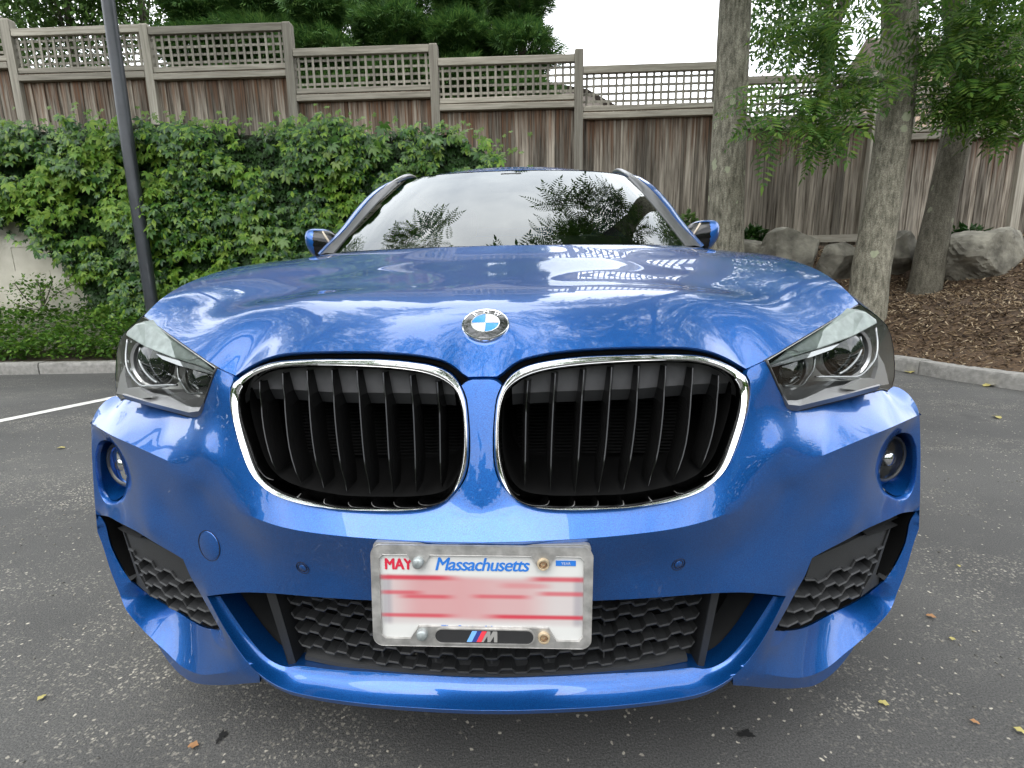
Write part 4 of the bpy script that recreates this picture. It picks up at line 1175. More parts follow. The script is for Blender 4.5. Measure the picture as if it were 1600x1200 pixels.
# interior glimpsed through the glass
INT = pmat('cabin_plastic', (.02, .02, .021), .7, bump=.1, bscale=200); SEATM = pmat('seat_leather', (.035, .033, .031), .5)
m = MB(); m.grid(np.array([[(x * .68, 1.22 + .14 * x * x, 1.055) for x in np.linspace(-1, 1, 13)], [(x * .70, 1.55, 1.085) for x in np.linspace(-1, 1, 13)], [(x * .70, 1.70, 1.06) for x in np.linspace(-1, 1, 13)], [(x * .70, 1.74, .70) for x in np.linspace(-1, 1, 13)]])); m.build('dashboard', INT, car, True, 40)
for x in (-.36, .36):
    st = empty('front_seat', (0, 0, 0), car)
    m = MB(); m.box((x, 2.25, .62), (.5, .52, .16)); o = m.build('seat_cushion', SEATM, st); bevel(o, .05, 3)
    m = MB(); m.box((x, 2.55, .95), (.46, .14, .58), Matrix.Rotation(R_(-14), 4, 'X')); o = m.build('seat_backrest', SEATM, st); bevel(o, .05, 3)
    m = MB(); m.box((x, 2.63, 1.33), (.25, .09, .16)); o = m.build('headrest', SEATM, st); bevel(o, .035, 3)
m = MB(); a_ = np.linspace(0, 2 * math.pi, 32, endpoint=False); m.tube(np.stack([.36 + .185 * np.cos(a_), 1.86 - .07 * np.sin(a_), 1.0 + .17 * np.sin(a_)], 1), .014, 8, closed=True); m.box((.36, 1.85, 1.0), (.12, .03, .08)); m.build('steering_wheel', INT, car, True)
m = MB(); m.box((0, 2.95, .75), (1.3, .5, .5)); m.box((0, 3.2, 1.05), (1.25, .14, .5)); m.build('rear_seat', SEATM, car)
m = MB(); m.box((0, 1.90, 1.425), (.20, .05, .055)); o = m.build('rear_view_mirror', INT, car); bevel(o, .012, 2)
m = MB(); m.box((0, 2.0, 1.47), (.11, .09, .05)); o = m.build('sensor_pod', INT, car); bevel(o, .01, 2)
m = MB(); m.grid(np.array([[(x, 2.05, 1.49 - .02 * x * x) for x in np.linspace(-.55, .55, 9)], [(x, 3.9, 1.44) for x in np.linspace(-.5, .5, 9)]])); m.build('headliner', pmat('headliner_cloth', (.25, .25, .24), .9), car, True)
# ================================================================== THE GROUND
def ground_mat():
    m, n, l, b = mat_new('asphalt')
    b.inputs['Roughness'].default_value = 0.85
    t = n.new('ShaderNodeTexCoord')
    def noise(s, d=4, r=.5, vec=None):
        z = n.new('ShaderNodeTexNoise'); z.inputs['Scale'].default_value = s; z.inputs['Detail'].default_value = d; z.inputs['Roughness'].default_value = r
        l.new(vec if vec else t.outputs['Object'], z.inputs['Vector']); return z.outputs['Fac']
    def ramp(f, a, b_, ca=(0, 0, 0), cb=(1, 1, 1)):
        r = n.new('ShaderNodeValToRGB'); r.color_ramp.elements[0].position = a; r.color_ramp.elements[1].position = b_
        r.color_ramp.elements[0].color = (*ca, 1); r.color_ramp.elements[1].color = (*cb, 1); l.new(f, r.inputs['Fac']); return r.outputs['Color']
    def mix(f, A, B, mode='MIX'):
        q = n.new('ShaderNodeMix'); q.data_type = 'RGBA'; q.blend_type = mode
        if hasattr(f, 'links'): l.new(f, q.inputs['Factor'])
        else: q.inputs['Factor'].default_value = f
        for s_, v in (('A', A), ('B', B)):
            if hasattr(v, 'links'): l.new(v, q.inputs[s_])
            else: q.inputs[s_].default_value = (*v, 1)
        return q.outputs['Result']
    base = ramp(noise(260, 3, .7), .28, .75, (.014, .014, .015), (.125, .124, .118))
    big = ramp(noise(.9, 5), .3, .7, (.72, .72, .73), (1.25, 1.24, 1.22))
    col = mix(1.0, base, big, 'MULTIPLY')
    # exposed stone where the binder has worn away, in drifting bands
    mp_ = n.new('ShaderNodeMapping'); mp_.inputs['Rotation'].default_value = (0, 0, R_(32)); mp_.inputs['Scale'].default_value = (.55, 1.7, 1); l.new(t.outputs['Object'], mp_.inputs['Vector'])
    worn = ramp(noise(1.0, 7, .66, mp_.outputs['Vector']), .47, .62)
    v = n.new('ShaderNodeTexVoronoi'); v.inputs['Scale'].default_value = 105
    zw = n.new('ShaderNodeTexNoise'); zw.inputs['Scale'].default_value = 60; l.new(t.outputs['Object'], zw.inputs['Vector'])
    vm_ = n.new('ShaderNodeVectorMath'); vm_.operation = 'MULTIPLY_ADD'; vm_.inputs[1].default_value = (.016, .016, .016); l.new(zw.outputs['Color'], vm_.inputs[0]); l.new(t.outputs['Object'], vm_.inputs[2]); l.new(vm_.outputs[0], v.inputs['Vector'])
    worn = mix(1.0, worn, ramp(noise(7, 5, .6), .36, .60), 'MULTIPLY')
    sp = n.new('ShaderNodeSeparateColor'); l.new(v.outputs['Color'], sp.inputs['Color'])
    stone = ramp(v.outputs['Distance'], .28, .46, (1, 1, 1), (0, 0, 0))
    pick = ramp(sp.outputs['Red'], .24, .32)
    few = ramp(sp.outputs['Red'], .965, .975)
    scol = mix(sp.outputs['Green'], (.15, .14, .12), (.48, .445, .37))
    k = mix(1.0, stone, pick, 'MULTIPLY'); k = mix(1.0, k, worn, 'MULTIPLY')
    k2 = mix(1.0, stone, few, 'MULTIPLY'); k = mix(1.0, k, k2, 'LIGHTEN')
    col = mix(k, col, scol)
    # oily dark blotches under the bay
    oil = ramp(noise(2.3, 4), .64, .76)
    col = mix(1.0, col, ramp(oil, 0, 1, (1, 1, 1), (.62, .62, .62)), 'MULTIPLY')
    l.new(col, b.inputs['Base Color'])
    bp = n.new('ShaderNodeBump'); bp.inputs['Strength'].default_value = .7; bp.inputs['Distance'].default_value = .006
    l.new(noise(170, 4, .65), bp.inputs['Height']); l.new(bp.outputs['Normal'], b.inputs['Normal'])
    return m
ASPHALT = ground_mat()
g = np.array([(-60, -60, 0), (60, -60, 0), (60, 60, 0), (-60, 60, 0)], float)
tag(obj('asphalt_lot', g, [(0, 1, 2, 3)], ASPHALT), kind='structure')
# painted bay line
LINE = pmat('worn_white_paint', (.74, .73, .69), .7, col2=(.48, .47, .44), vscale=14, bump=.2, bscale=160)
a0, a1, b0, b1 = PZ(0, 653, 0), PZ(0, 664, 0), PZ(169, 618.5, 0), PZ(169, 628.5, 0)
c0 = (a0 + a1) / 2; c1 = (b0 + b1) / 2; dr = (c1 - c0); dr /= np.linalg.norm(dr); nr = np.array([-dr[1], dr[0], 0]); wln = .055
e0 = c0 - dr * 3.2; e1 = c1 + dr * .9
m = MB(); ts = np.linspace(0, 1, 40); lw = rng.normal(0, .003, (40, 2))
m.grid(np.array([[e0 + (e1 - e0) * t + nr * (-wln + lw[i, 0]) + [0, 0, .004], e0 + (e1 - e0) * t + nr * (wln + lw[i, 1]) + [0, 0, .004]] for i, t in enumerate(ts)]))
tag(m.build('bay_line', LINE), kind='structure')

# kerb
KPATH = catmull([np.array(p + (0,)) for p in [(-16, 5.16), (-10, 5.19), (-6.3, 5.22), (-4.9, 5.25), (-2, 5.28), (1.5, 5.30), (2.9, 5.28), (3.55, 5.14), (3.92, 4.78), (4.03, 4.2), (4.24, 3.65), (4.62, 2.7), (5.1, 1.4), (5.7, -.4), (6.4, -3)]], .05)
GRANITE = pmat('granite_kerb', (.30, .29, .27), .8, col2=(.20, .195, .18), vscale=22, bump=.5, bscale=70)
kd = np.gradient(KPATH, axis=0)[:, :2]; kd /= np.linalg.norm(kd, axis=1)[:, None]; kn = np.c_[-kd[:, 1], kd[:, 0]]      # kn: away from the lot
kerb = empty('kerb'); tag(kerb, kind='structure')
sl_ = 34; i = 0
while i < len(KPATH) - 3:
    j = min(i + sl_, len(KPATH) - 1); seg = KPATH[i:j + 1]; nn = kn[i:j + 1]; dz = rng.normal(0, .004)
    seg = seg.copy(); seg[0, :2] += kd[i] * .006; seg[-1, :2] -= kd[j] * .006
    prof = [(0, -.05), (.004, .10), (.012, .135), (.022, .14), (.13, .142), (.145, .13), (.15, -.05)]
    G = np.array([[np.array([p[0] + n_[0] * o, p[1] + n_[1] * o, z + (dz if z > 0 else 0)]) for o, z in prof] for p, n_ in zip(seg, nn)])
    G += rng.normal(0, .0018, G.shape)
    m = MB(); m.grid(G, flip=True); m.add(G[0], [tuple(range(len(prof)))]); m.add(G[-1], [tuple(range(len(prof)))[::-1]])
    m.build('kerb_stone', GRANITE, kerb, True, 50); i = j

# ---- banks
KP2 = KPATH[::4, :2]
def kerb_dist(x, y):
    P = np.stack([np.ravel(x), np.ravel(y)], 1); d = np.full(len(P), 1e9)
    for a, b_ in zip(KP2[:-1], KP2[1:]):
        ab = b_ - a; t = np.clip(((P - a) @ ab) / (ab @ ab), 0, 1); d = np.minimum(d, np.linalg.norm(P - a - t[:, None] * ab, axis=1))
    return d.reshape(np.shape(x))
def vnoise(x, y, s, seed=0):
    r = np.random.default_rng(seed).random((64, 64)); X = np.asarray(x) * s; Y = np.asarray(y) * s
    xi = np.floor(X).astype(int); yi = np.floor(Y).astype(int); fx = X - xi; fy = Y - yi; fx = fx * fx * (3 - 2 * fx); fy = fy * fy * (3 - 2 * fy)
    g = lambda a, b_: r[a % 64, b_ % 64]
    return (g(xi, yi) * (1 - fx) + g(xi + 1, yi) * fx) * (1 - fy) + (g(xi, yi + 1) * (1 - fx) + g(xi + 1, yi + 1) * fx) * fy
def bank_z(x, y):
    d = kerb_dist(x, y)
    ramp_y = np.interp(y, [6.35, 6.9, 7.5], [0, 1.18, 1.46])
    return np.maximum(ramp_y, .10 + np.interp(d, [0, .15, .5, 1.0, 1.5, 2.0, 2.6, 3.2, 6], [0, .03, .20, .46, .60, .68, .92, 1.34, 1.46])) + (vnoise(x, y, 2.2, 3) - .5) * .07 + (vnoise(x, y, 7, 4) - .5) * .03
MULCH = pmat('bark_mulch', (.030, .018, .010), .95, col2=(.11, .068, .036), vscale=34, bump=.9, bscale=60)
CHIP = None
def island_mat(name, cols, rough=.7, translucent=0.0, spec=.3):
    """colour picked per separate chip or leaf"""
    m, n, l, b = mat_new(name)
    b.inputs['Roughness'].default_value = rough; b.inputs['Specular IOR Level'].default_value = spec
    gm = n.new('ShaderNodeNewGeometry'); r = n.new('ShaderNodeValToRGB'); r.color_ramp.interpolation = 'LINEAR'
    el = r.color_ramp.elements
    el[0].color = (*cols[0], 1); el[0].position = 0; el[1].color = (*cols[-1], 1); el[1].position = 1
    for i, c in enumerate(cols[1:-1]):
        e = el.new((i + 1) / (len(cols) - 1)); e.color = (*c, 1)
    l.new(gm.outputs['Random Per Island'], r.inputs['Fac'])
    l.new(r.outputs['Color'], b.inputs['Base Color'])
    if translucent > 0:
        tr = n.new('ShaderNodeBsdfTranslucent'); mx = n.new('ShaderNodeMixShader'); mx.inputs['Fac'].default_value = translucent
        l.new(r.outputs['Color'], tr.inputs['Color']); l.new(b.outputs['BSDF'], mx.inputs[1]); l.new(tr.outputs['BSDF'], mx.inputs[2])
        l.new(mx.outputs['Shader'], n['Material Output'].inputs['Surface'])
    return m
# bed on the right: rings parallel to the kerb
ks = KPATH[120:]; ks = ks[::3]
ii_ = range(120, len(KPATH), 3)
offs = np.concatenate([np.linspace(.13, 2.6, 30), np.linspace(2.8, 9, 20)])
gx, gy = np.meshgrid(np.arange(-.6, 13, .14), np.arange(-2.5, 8.4, .14), indexing='ij')
# keep only the side away from the lot
from mathutils import kdtree
kt = kdtree.KDTree(len(KPATH))
for i, p in enumerate(KPATH): kt.insert(Vector(p), i)
kt.balance()
def side(x, y):
    _, i, _ = kt.find(Vector((x, y, 0))); return (np.array([x, y]) - KPATH[i, :2]) @ kn[i]
sd = np.array([[side(x, y) for y in gy[0]] for x in gx[:, 0]])
ok = sd > .10
gz = bank_z(gx, gy)
idx = -np.ones(gx.shape, int); idx[ok] = np.arange(ok.sum())
V = np.stack([gx[ok], gy[ok], gz[ok]], 1); Fq = []
for a in range(gx.shape[0] - 1):
    for b_ in range(gx.shape[1] - 1):
        q = (idx[a, b_], idx[a + 1, b_], idx[a + 1, b_ + 1], idx[a, b_ + 1])
        if min(q) >= 0: Fq.append(q)
tag(obj('mulch_bed', V, Fq, MULCH, None, True), kind='structure')
# skirt that meets the kerb
sk = np.array([[np.array([*(KPATH[i, :2] + kn[i] * o), z]) for o, z in ((.13, .11), (.22, .125), (.34, .16))] for i in range(300, len(KPATH), 2)])
for r_ in sk:
    for p in r_[1:]: p[2] = float(bank_z(np.array([p[0]]), np.array([p[1]]))[0]) + .012
m = MB(); m.grid(sk); tag(m.build('mulch_edge', MULCH, None, True), kind='structure')
# chips
def scatter_boxes(P, L, W, T, tilt=.5):
    n_ = len(P); az = rng.random(n_) * 2 * math.pi; el = rng.normal(0, tilt, n_)
    d = np.stack([np.cos(az) * np.cos(el), np.sin(az) * np.cos(el), np.sin(el)], 1); s_ = np.stack([-np.sin(az), np.cos(az), rng.normal(0, .3, n_)], 1)
    u_ = np.cross(d, s_); u_ /= np.linalg.norm(u_, axis=1)[:, None]
    c = [P + a * d * L[:, None] / 2 + b_ * s_ * W[:, None] / 2 + c_ * u_ * T for a in (-1, 1) for b_ in (-1, 1) for c_ in (0, 1)]
    V = np.stack(c, 1).reshape(-1, 3)
    f = np.array([(0, 4, 6, 2), (1, 3, 7, 5), (0, 1, 5, 4), (2, 6, 7, 3), (0, 2, 3, 1), (4, 5, 7, 6)])
    F = (f[None] + (np.arange(n_) * 8)[:, None, None]).reshape(-1, 4)
    return V, F
N = 42000
cx_ = rng.uniform(2.6, 9.5, N); cy_ = rng.uniform(1.0, 7.3, N); s_ = np.array([side(x, y) for x, y in zip(cx_, cy_)]); kk = (s_ > .16) & (cx_ > 2.6)
cx_, cy_ = cx_[kk], cy_[kk]; P = np.stack([cx_, cy_, bank_z(cx_, cy_) + .008], 1)
V, F = scatter_boxes(P, rng.uniform(.02, .085, len(P)), rng.uniform(.004, .016, len(P)), .004)
CHIPS = island_mat('mulch_chips', [(.016, .010, .006), (.055, .034, .019), (.115, .076, .042), (.22, .155, .09), (.46, .37, .25)], .9)
tag(place('mulch_chips', mesh_np('mulch_chips', V, F, CHIPS)), kind='stuff')
# upper garden ground behind the fence and the left-hand planting strip
SOIL = pmat('garden_soil', (.035, .026, .016), .95, col2=(.06, .05, .025), vscale=6, bump=.6, bscale=30)
m = MB(); m.grid(np.array([[(x, y, 1.56) for y in (7.9, 20, 60)] for x in (-60, -20, 0, 20, 60)])); tag(m.build('garden_ground', SOIL), kind='structure')
m = MB(); m.grid(np.array([[(x, y, z) for y, z in ((6.25, 2.02), (7.2, 2.1), (8.0, 1.9), (8.2, 1.5))] for x in np.linspace(-18, .3, 8)])); tag(m.build('terrace_ground', SOIL), kind='structure')
m = MB(); m.grid(np.array([[(x, y, z) for y, z in ((5.36, .12), (5.7, .16), (6.2, .20))] for x in np.linspace(-18, 1, 12)])); tag(m.build('planting_strip', SOIL), kind='structure')

# loose stones on the asphalt near the car
N = 7000
px_ = rng.uniform(-4.5, 4.2, N); py_ = rng.uniform(-.6, 4.9, N)
dens = np.clip((vnoise(px_ * .8 - py_ * .4, py_ * 1.6 + px_ * .8, 1.3, 8) - .42) * 3.2, .12, 1); kk = rng.random(N) < dens
px_, py_ = px_[kk], py_[kk]
V, F = scatter_boxes(np.stack([px_, py_, np.full(len(px_), .0005)], 1), rng.uniform(.002, .008, len(px_)), rng.uniform(.002, .006, len(px_)), .002, .1)
tag(place('asphalt_grit', mesh_np('asphalt_grit', V, F, island_mat('grit_stone', [(.08, .08, .075), (.16, .15, .13), (.27, .25, .21), (.36, .335, .28)], .8))), kind='stuff')

# ---- retaining wall of pale concrete, left
CONC = pmat('stained_concrete', (.62, .59, .50), .9, col2=(.47, .44, .36), vscale=3.5, bump=.35, bscale=40)
wall = empty('retaining_wall', (-6, 6.1, 0)); tag(wall, 'pale stained concrete retaining wall behind the creeper on the left', 'wall')
for r_ in range(7):
    x = -15.0 - (.45 if r_ % 2 else 0)
    while x < -.75:
        w_ = .92; z0_ = .06 + r_ * .30
        if -9.5 < x < .5 or True:
            m = MB(); m.box((x + w_ / 2 + 6, .12 + rng.normal(0, .004), z0_ + .146), (w_ - .003, .25, .2998)); o = m.build('wall_block', CONC, wall)
        x += w_

# ================================================================== FENCE
def wood_mat(name, c_low, c_high, stain, seed):
    m, n, l, b = mat_new(name)
    b.inputs['Roughness'].default_value = .85; b.inputs['Specular IOR Level'].default_value = .2
    t = n.new('ShaderNodeTexCoord'); oi = n.new('ShaderNodeObjectInfo')
    av = n.new('ShaderNodeVectorMath'); av.operation = 'ADD'; l.new(t.outputs['Object'], av.inputs[0])
    sc = n.new('ShaderNodeVectorMath'); sc.operation = 'SCALE'; sc.inputs['Scale'].default_value = 37.0
    cb = n.new('ShaderNodeCombineXYZ'); l.new(oi.outputs['Random'], cb.inputs[0]); l.new(oi.outputs['Random'], cb.inputs[2]); l.new(cb.outputs[0], sc.inputs[0]); l.new(sc.outputs[0], av.inputs[1])
    mp_ = n.new('ShaderNodeMapping'); mp_.inputs['Scale'].default_value = (38, 38, 1.6) if seed == 0 else ((2.0, 38, 38) if seed == 1 else (30, 30, 2))
    l.new(av.outputs[0], mp_.inputs['Vector'])
    z = n.new('ShaderNodeTexNoise'); z.inputs['Scale'].default_value = 1.0; z.inputs['Detail'].default_value = 7; z.inputs['Roughness'].default_value = .6; l.new(mp_.outputs[0], z.inputs['Vector'])
    r = n.new('ShaderNodeValToRGB'); r.color_ramp.elements[0].position = .30; r.color_ramp.elements[1].position = .70
    r.color_ramp.elements[0].color = (*c_low, 1); r.color_ramp.elements[1].color = (*c_high, 1); l.new(z.outputs['Fac'], r.inputs['Fac'])
    col = r.outputs['Color']
    # board to board difference
    hs = n.new('ShaderNodeHueSaturation'); mr = n.new('ShaderNodeMapRange'); mr.inputs['To Min'].default_value = .5 if stain else .7; mr.inputs['To Max'].default_value = 1.5 if stain else 1.25; l.new(oi.outputs['Random'], mr.inputs['Value']); l.new(mr.outputs[0], hs.inputs['Value']); l.new(col, hs.inputs['Color']); col = hs.outputs['Color']
    if stain:
        # unbleached red-brown timber kept under the rail, ragged lower edge
        sp = n.new('ShaderNodeSeparateXYZ'); l.new(t.outputs['Object'], sp.inputs[0])
        z2 = n.new('ShaderNodeTexNoise'); z2.inputs['Scale'].default_value = 1.0; z2.inputs['Detail'].default_value = 4
        mp2 = n.new('ShaderNodeMapping'); mp2.inputs['Scale'].default_value = (26, 26, .9); l.new(av.outputs[0], mp2.inputs['Vector']); l.new(mp2.outputs[0], z2.inputs['Vector'])
        ad = n.new('ShaderNodeMath'); ad.operation = 'MULTIPLY_ADD'; ad.inputs[1].default_value = 2.4; l.new(z2.outputs['Fac'], ad.inputs[0]); l.new(sp.outputs['Z'], ad.inputs[2])
        r2 = n.new('ShaderNodeValToRGB'); r2.color_ramp.elements[0].position = .0; r2.color_ramp.elements[1].position = 1.0
        m2 = n.new('ShaderNodeMapRange'); m2.inputs['From Min'].default_value = .60; m2.inputs['From Max'].default_value = 1.35; l.new(ad.outputs[0], m2.inputs['Value'])
        z3 = n.new('ShaderNodeTexNoise'); z3.inputs['Scale'].default_value = 1.0; mp3 = n.new('ShaderNodeMapping'); mp3.inputs['Scale'].default_value = (60, 60, 1.2); l.new(av.outputs[0], mp3.inputs['Vector']); l.new(mp3.outputs[0], z3.inputs['Vector'])
        rr = n.new('ShaderNodeValToRGB'); rr.color_ramp.elements[0].position = .3; rr.color_ramp.elements[1].position = .7; rr.color_ramp.elements[0].color = (.036, .017, .010, 1); rr.color_ramp.elements[1].color = (.19, .085, .038, 1); l.new(z3.outputs['Fac'], rr.inputs['Fac'])
        mxx = n.new('ShaderNodeMix'); mxx.data_type = 'RGBA'; fm = n.new('ShaderNodeMath'); fm.operation = 'MULTIPLY'; fm.inputs[1].default_value = stain; l.new(m2.outputs[0], fm.inputs[0]); l.new(fm.outputs[0], mxx.inputs['Factor']); l.new(col, mxx.inputs['A']); l.new(rr.outputs['Color'], mxx.inputs['B']); col = mxx.outputs['Result']
    l.new(col, b.inputs['Base Color'])
    bp = n.new('ShaderNodeBump'); bp.inputs['Strength'].default_value = .4; bp.inputs['Distance'].default_value = .004; l.new(z.outputs['Fac'], bp.inputs['Height']); l.new(bp.outputs['Normal'], b.inputs['Normal'])
    return m
BOARD = wood_mat('weathered_boards', (.050, .038, .028), (.350, .312, .258), .75, 0)
RAILW = wood_mat('silvered_rails', (.20, .182, .150), (.40, .37, .31), 0, 1)
POSTW = wood_mat('silvered_posts', (.20, .182, .150), (.38, .355, .30), 0, 0)
SLATW = wood_mat('silvered_lattice', (.17, .156, .13), (.36, .335, .28), 0, 2)
FY = 7.8
fence = empty('wooden_fence', (0, FY, 1.5)); tag(fence, 'weathered board fence with lattice top stepping down behind the car', 'fence')
# posts: px of the top middle, row of its top
POSTS = [(-205, 45), (5, 28), (222, 36), (447, 33), (678, 67), (906, 75), (1128, 97), (1378, 117), (1618, 128), (1890, 140)]
post_w = []
tops = []
for px_c, py_t in POSTS:
    p = PY(px_c, py_t, FY - .06); post_w.append(p[0]); tops.append(p[2])
xs_post = np.array(post_w)
# even the spacing out
fitx = np.polyfit(np.arange(len(xs_post)), xs_post, 2); xs_post = .7 * xs_post + .3 * np.polyval(fitx, np.arange(len(xs_post)))
PMES = None
m = MB(); m.add(*(lambda h: ([(x, y, z) for z in (0, h - .02) for x, y in ((-.064, -.064), (.064, -.064), (.064, .064), (-.064, .064))] + [(x, y, h) for x, y in ((-.052, -.052), (.052, -.052), (.052, .052), (-.052, .052))],
     [(0, 1, 5, 4), (1, 2, 6, 5), (2, 3, 7, 6), (3, 0, 4, 7), (4, 5, 9, 8), (5, 6, 10, 9), (6, 7, 11, 10), (7, 4, 8, 11), (8, 9, 10, 11)]))(3.2))
pm = m.mesh('post', POSTW)
for x, zt in zip(xs_post, tops):
    o = place('post', pm, fence, (x, 0, zt - 3.2 - 1.5))
m = MB(); m.box((0, 0, -1.25), (.118, .018, 2.5)); bmesh_board = m.mesh('board', BOARD)
bm = bmesh.new(); bm.from_mesh(bmesh_board); bmesh.ops.bevel(bm, geom=[e for e in bm.edges if abs(e.verts[0].co.z - e.verts[1].co.z) > 1], offset=.004, segments=1); bm.to_mesh(bmesh_board); bm.free()
PANTOP = [30, 44, 41, 75, 90, 102, 119, 136, 150]       # row of the top rail's upper edge
for k in range(len(xs_post) - 1):
    x0, x1 = xs_post[k] + .064, xs_post[k + 1] - .064
    pm_ = (np.array(POSTS[k]) + np.array(POSTS[k + 1])) / 2
    zt = PY(pm_[0], PANTOP[k] - 2.5, FY - .05)[2] - 1.5
    w_ = x1 - x0; xc = (x0 + x1) / 2; dy = 0
    def rail(name, zc, h, d, yo):
        m = MB(); m.box((0, 0, 0), (w_ - .004, d, h)); o = m.build(name, RAILW, fence, loc=(xc, yo, zc)); bevel(o, .006, 1)
        o.rotation_euler.y = rng.normal(0, .0025); return o
    rail('top_rail', zt - .0525, .105, .075, -.02)
    rail('lattice_rail', zt - .586, .074, .06, -.02)
    rail('mid_rail', zt - .689, .088, .085, -.028)
    m = MB(); m.box((0, 0, 0), (w_ - .004, .03, .06)); m.build('rail_spacer', BOARD, fence, loc=(xc, -.012, zt - .637))
    ztop_l, zbot_l = zt - .104, zt - .550
    nv = max(6, int(round(w_ / .112))); sw = .034
    m = MB(); m.box((0, 0, 0), (sw, .010, ztop_l - zbot_l)); vm = m.mesh('lattice_slat', SLATW)
    for q in range(nv):
        x = x0 + w_ * (q + .5) / nv + rng.normal(0, .003)
        o = place('lattice_slat', vm, fence, (x, -.012, (ztop_l + zbot_l) / 2)); o.rotation_euler.y = rng.normal(0, .006)
    m = MB(); m.box((0, 0, 0), (w_, .010, sw)); hm = m.mesh('lattice_slat', SLATW)
    for q in range(4):
        o = place('lattice_slat', hm, fence, (xc, .0, zbot_l + (ztop_l - zbot_l) * (q + .62) / 4.15)); o.rotation_euler.y = rng.normal(0, .002)
    nb = int(round(w_ / .100)); bw = w_ / nb
    for q in range(nb):
        if k < 5 and False: continue
        o = place('board', bmesh_board, fence, (x0 + bw * (q + .5), .02 + (.017 if q % 2 else 0) + rng.normal(0, .0015), zt - .70 + rng.normal(0, .004)))
        o.rotation_euler = (rng.normal(0, .003), rng.normal(0, .0018), rng.normal(0, .02)); o.scale = (bw / .121 * rng.uniform(1.22, 1.28), .8, 1 if k < 7 else .86)
    # kick board
    if k >= 4:
        pass
# boards lean out of sight into the bank; a footing rail shows by the boulders
p = PY(1285, 373, FY - .06); m = MB(); m.box((0, 0, 0), (1.6, .05, .11)); m.build('kick_board', RAILW, fence, loc=(p[0], -.06, p[2] - 1.5))

# ================================================================== LIGHT POLE
pb = PY(238, 480, 5.62); ptp = PY(170, -10, 5.62)
POLE = pmat('dark_bronze_paint', (.030, .034, .040), .42, coat=.15, var=.2, vscale=6)
pole = empty('light_pole', (pb[0], 5.62, .14)); tag(pole, 'dark painted metal light pole standing behind the left kerb in front of the creeper', 'light pole')
m = MB(); m.tube([(0, 0, .02), (0, 0, 2.5), ((ptp[0] - pb[0]) * .5, 0, 4.0), ((ptp[0] - pb[0]) * 1.0, 0, 6.2)], [.073, .070, .066, .060], 24); m.build('pole_shaft', POLE, pole, True, 60)
m = MB(); m.box((0, 0, .012), (.30, .30, .025)); o = m.build('base_plate', POLE, pole); bevel(o, .004, 1)
m = MB(); m.tube([(0, 0, .02), (0, 0, .10), (0, 0, .12)], [.10, .10, .08], 20); m.build('base_collar', POLE, pole, True, 40)
m = MB(); m.box(((ptp[0] - pb[0]), -.35, 6.25), (.30, .75, .12)); o = m.build('lamp_head', POLE, pole); bevel(o, .02, 2)

# ================================================================== BOULDERS
ROCK = pmat('lichen_granite', (.095, .088, .070), .95, col2=(.27, .255, .205), vscale=5.5, bump=1.0, bscale=22)
def boulder(px, py, w_px, h_px, Y, seed, label):
    c = PY(px, py, Y); D = (c - CAM) @ FW; sx = w_px / F_PX * D / 2; sz = h_px / F_PX * D / 2
    r = np.random.default_rng(seed); bm = bmesh.new(); bmesh.ops.create_icosphere(bm, subdivisions=5, radius=1)
    planes = [(lambda v: v / np.linalg.norm(v))(r.normal(size=3)) for _ in range(16)]; lim = r.uniform(.60, .95, 16)
    ph = r.uniform(0, 6, (14, 3)); fr_ = np.concatenate([r.uniform(2, 6, (6, 3)), r.uniform(7, 20, (8, 3))]) * r.choice([-1, 1], (14, 3))
    for v in bm.verts:
        p = np.array(v.co)
        for n_, k_ in zip(planes, lim):
            d = p @ n_
            if d > k_: p = p - n_ * (d - k_) * .97
        s1 = sum(math.sin(f @ p + q[0]) for f, q in zip(fr_[:6], ph[:6])); s2 = sum(abs(math.sin(f @ p + q[0])) for f, q in zip(fr_[6:], ph[6:]))
        p = p * (1 + .016 * s1 - .012 * (s2 - 4))
        v.co = Vector(p * [sx * 1.15, max(sx * .8, sz) * .95, sz * 1.2])
    V = np.array([tuple(v.co) for v in bm.verts]); Fq = [tuple(v.index for v in f.verts) for f in bm.faces]; bm.free()
    o = obj('boulder', V, Fq, ROCK, None, True, 24, tuple(c)); tag(o, label, 'boulder', 'boulders below the fence'); return o
boulder(1232, 398, 92, 74, 6.35, 1, 'broad grey boulder just right of the first tree trunk, beside the small shrub')
boulder(1312, 404, 66, 58, 6.15, 2, 'low grey boulder tucked against the left side of the middle leaning trunk')
boulder(1398, 392, 70, 62, 6.75, 3, 'shaded grey boulder between the middle trunk and the dark right trunk')
boulder(1534, 406, 148, 92, 6.35, 4, 'largest pale angular boulder right of the dark right trunk')
boulder(1606, 410, 60, 62, 6.4, 5, 'dark boulder cut by the right edge of the picture')
boulder(1165, 400, 70, 50, 6.7, 6, 'half hidden boulder behind the first tree trunk')
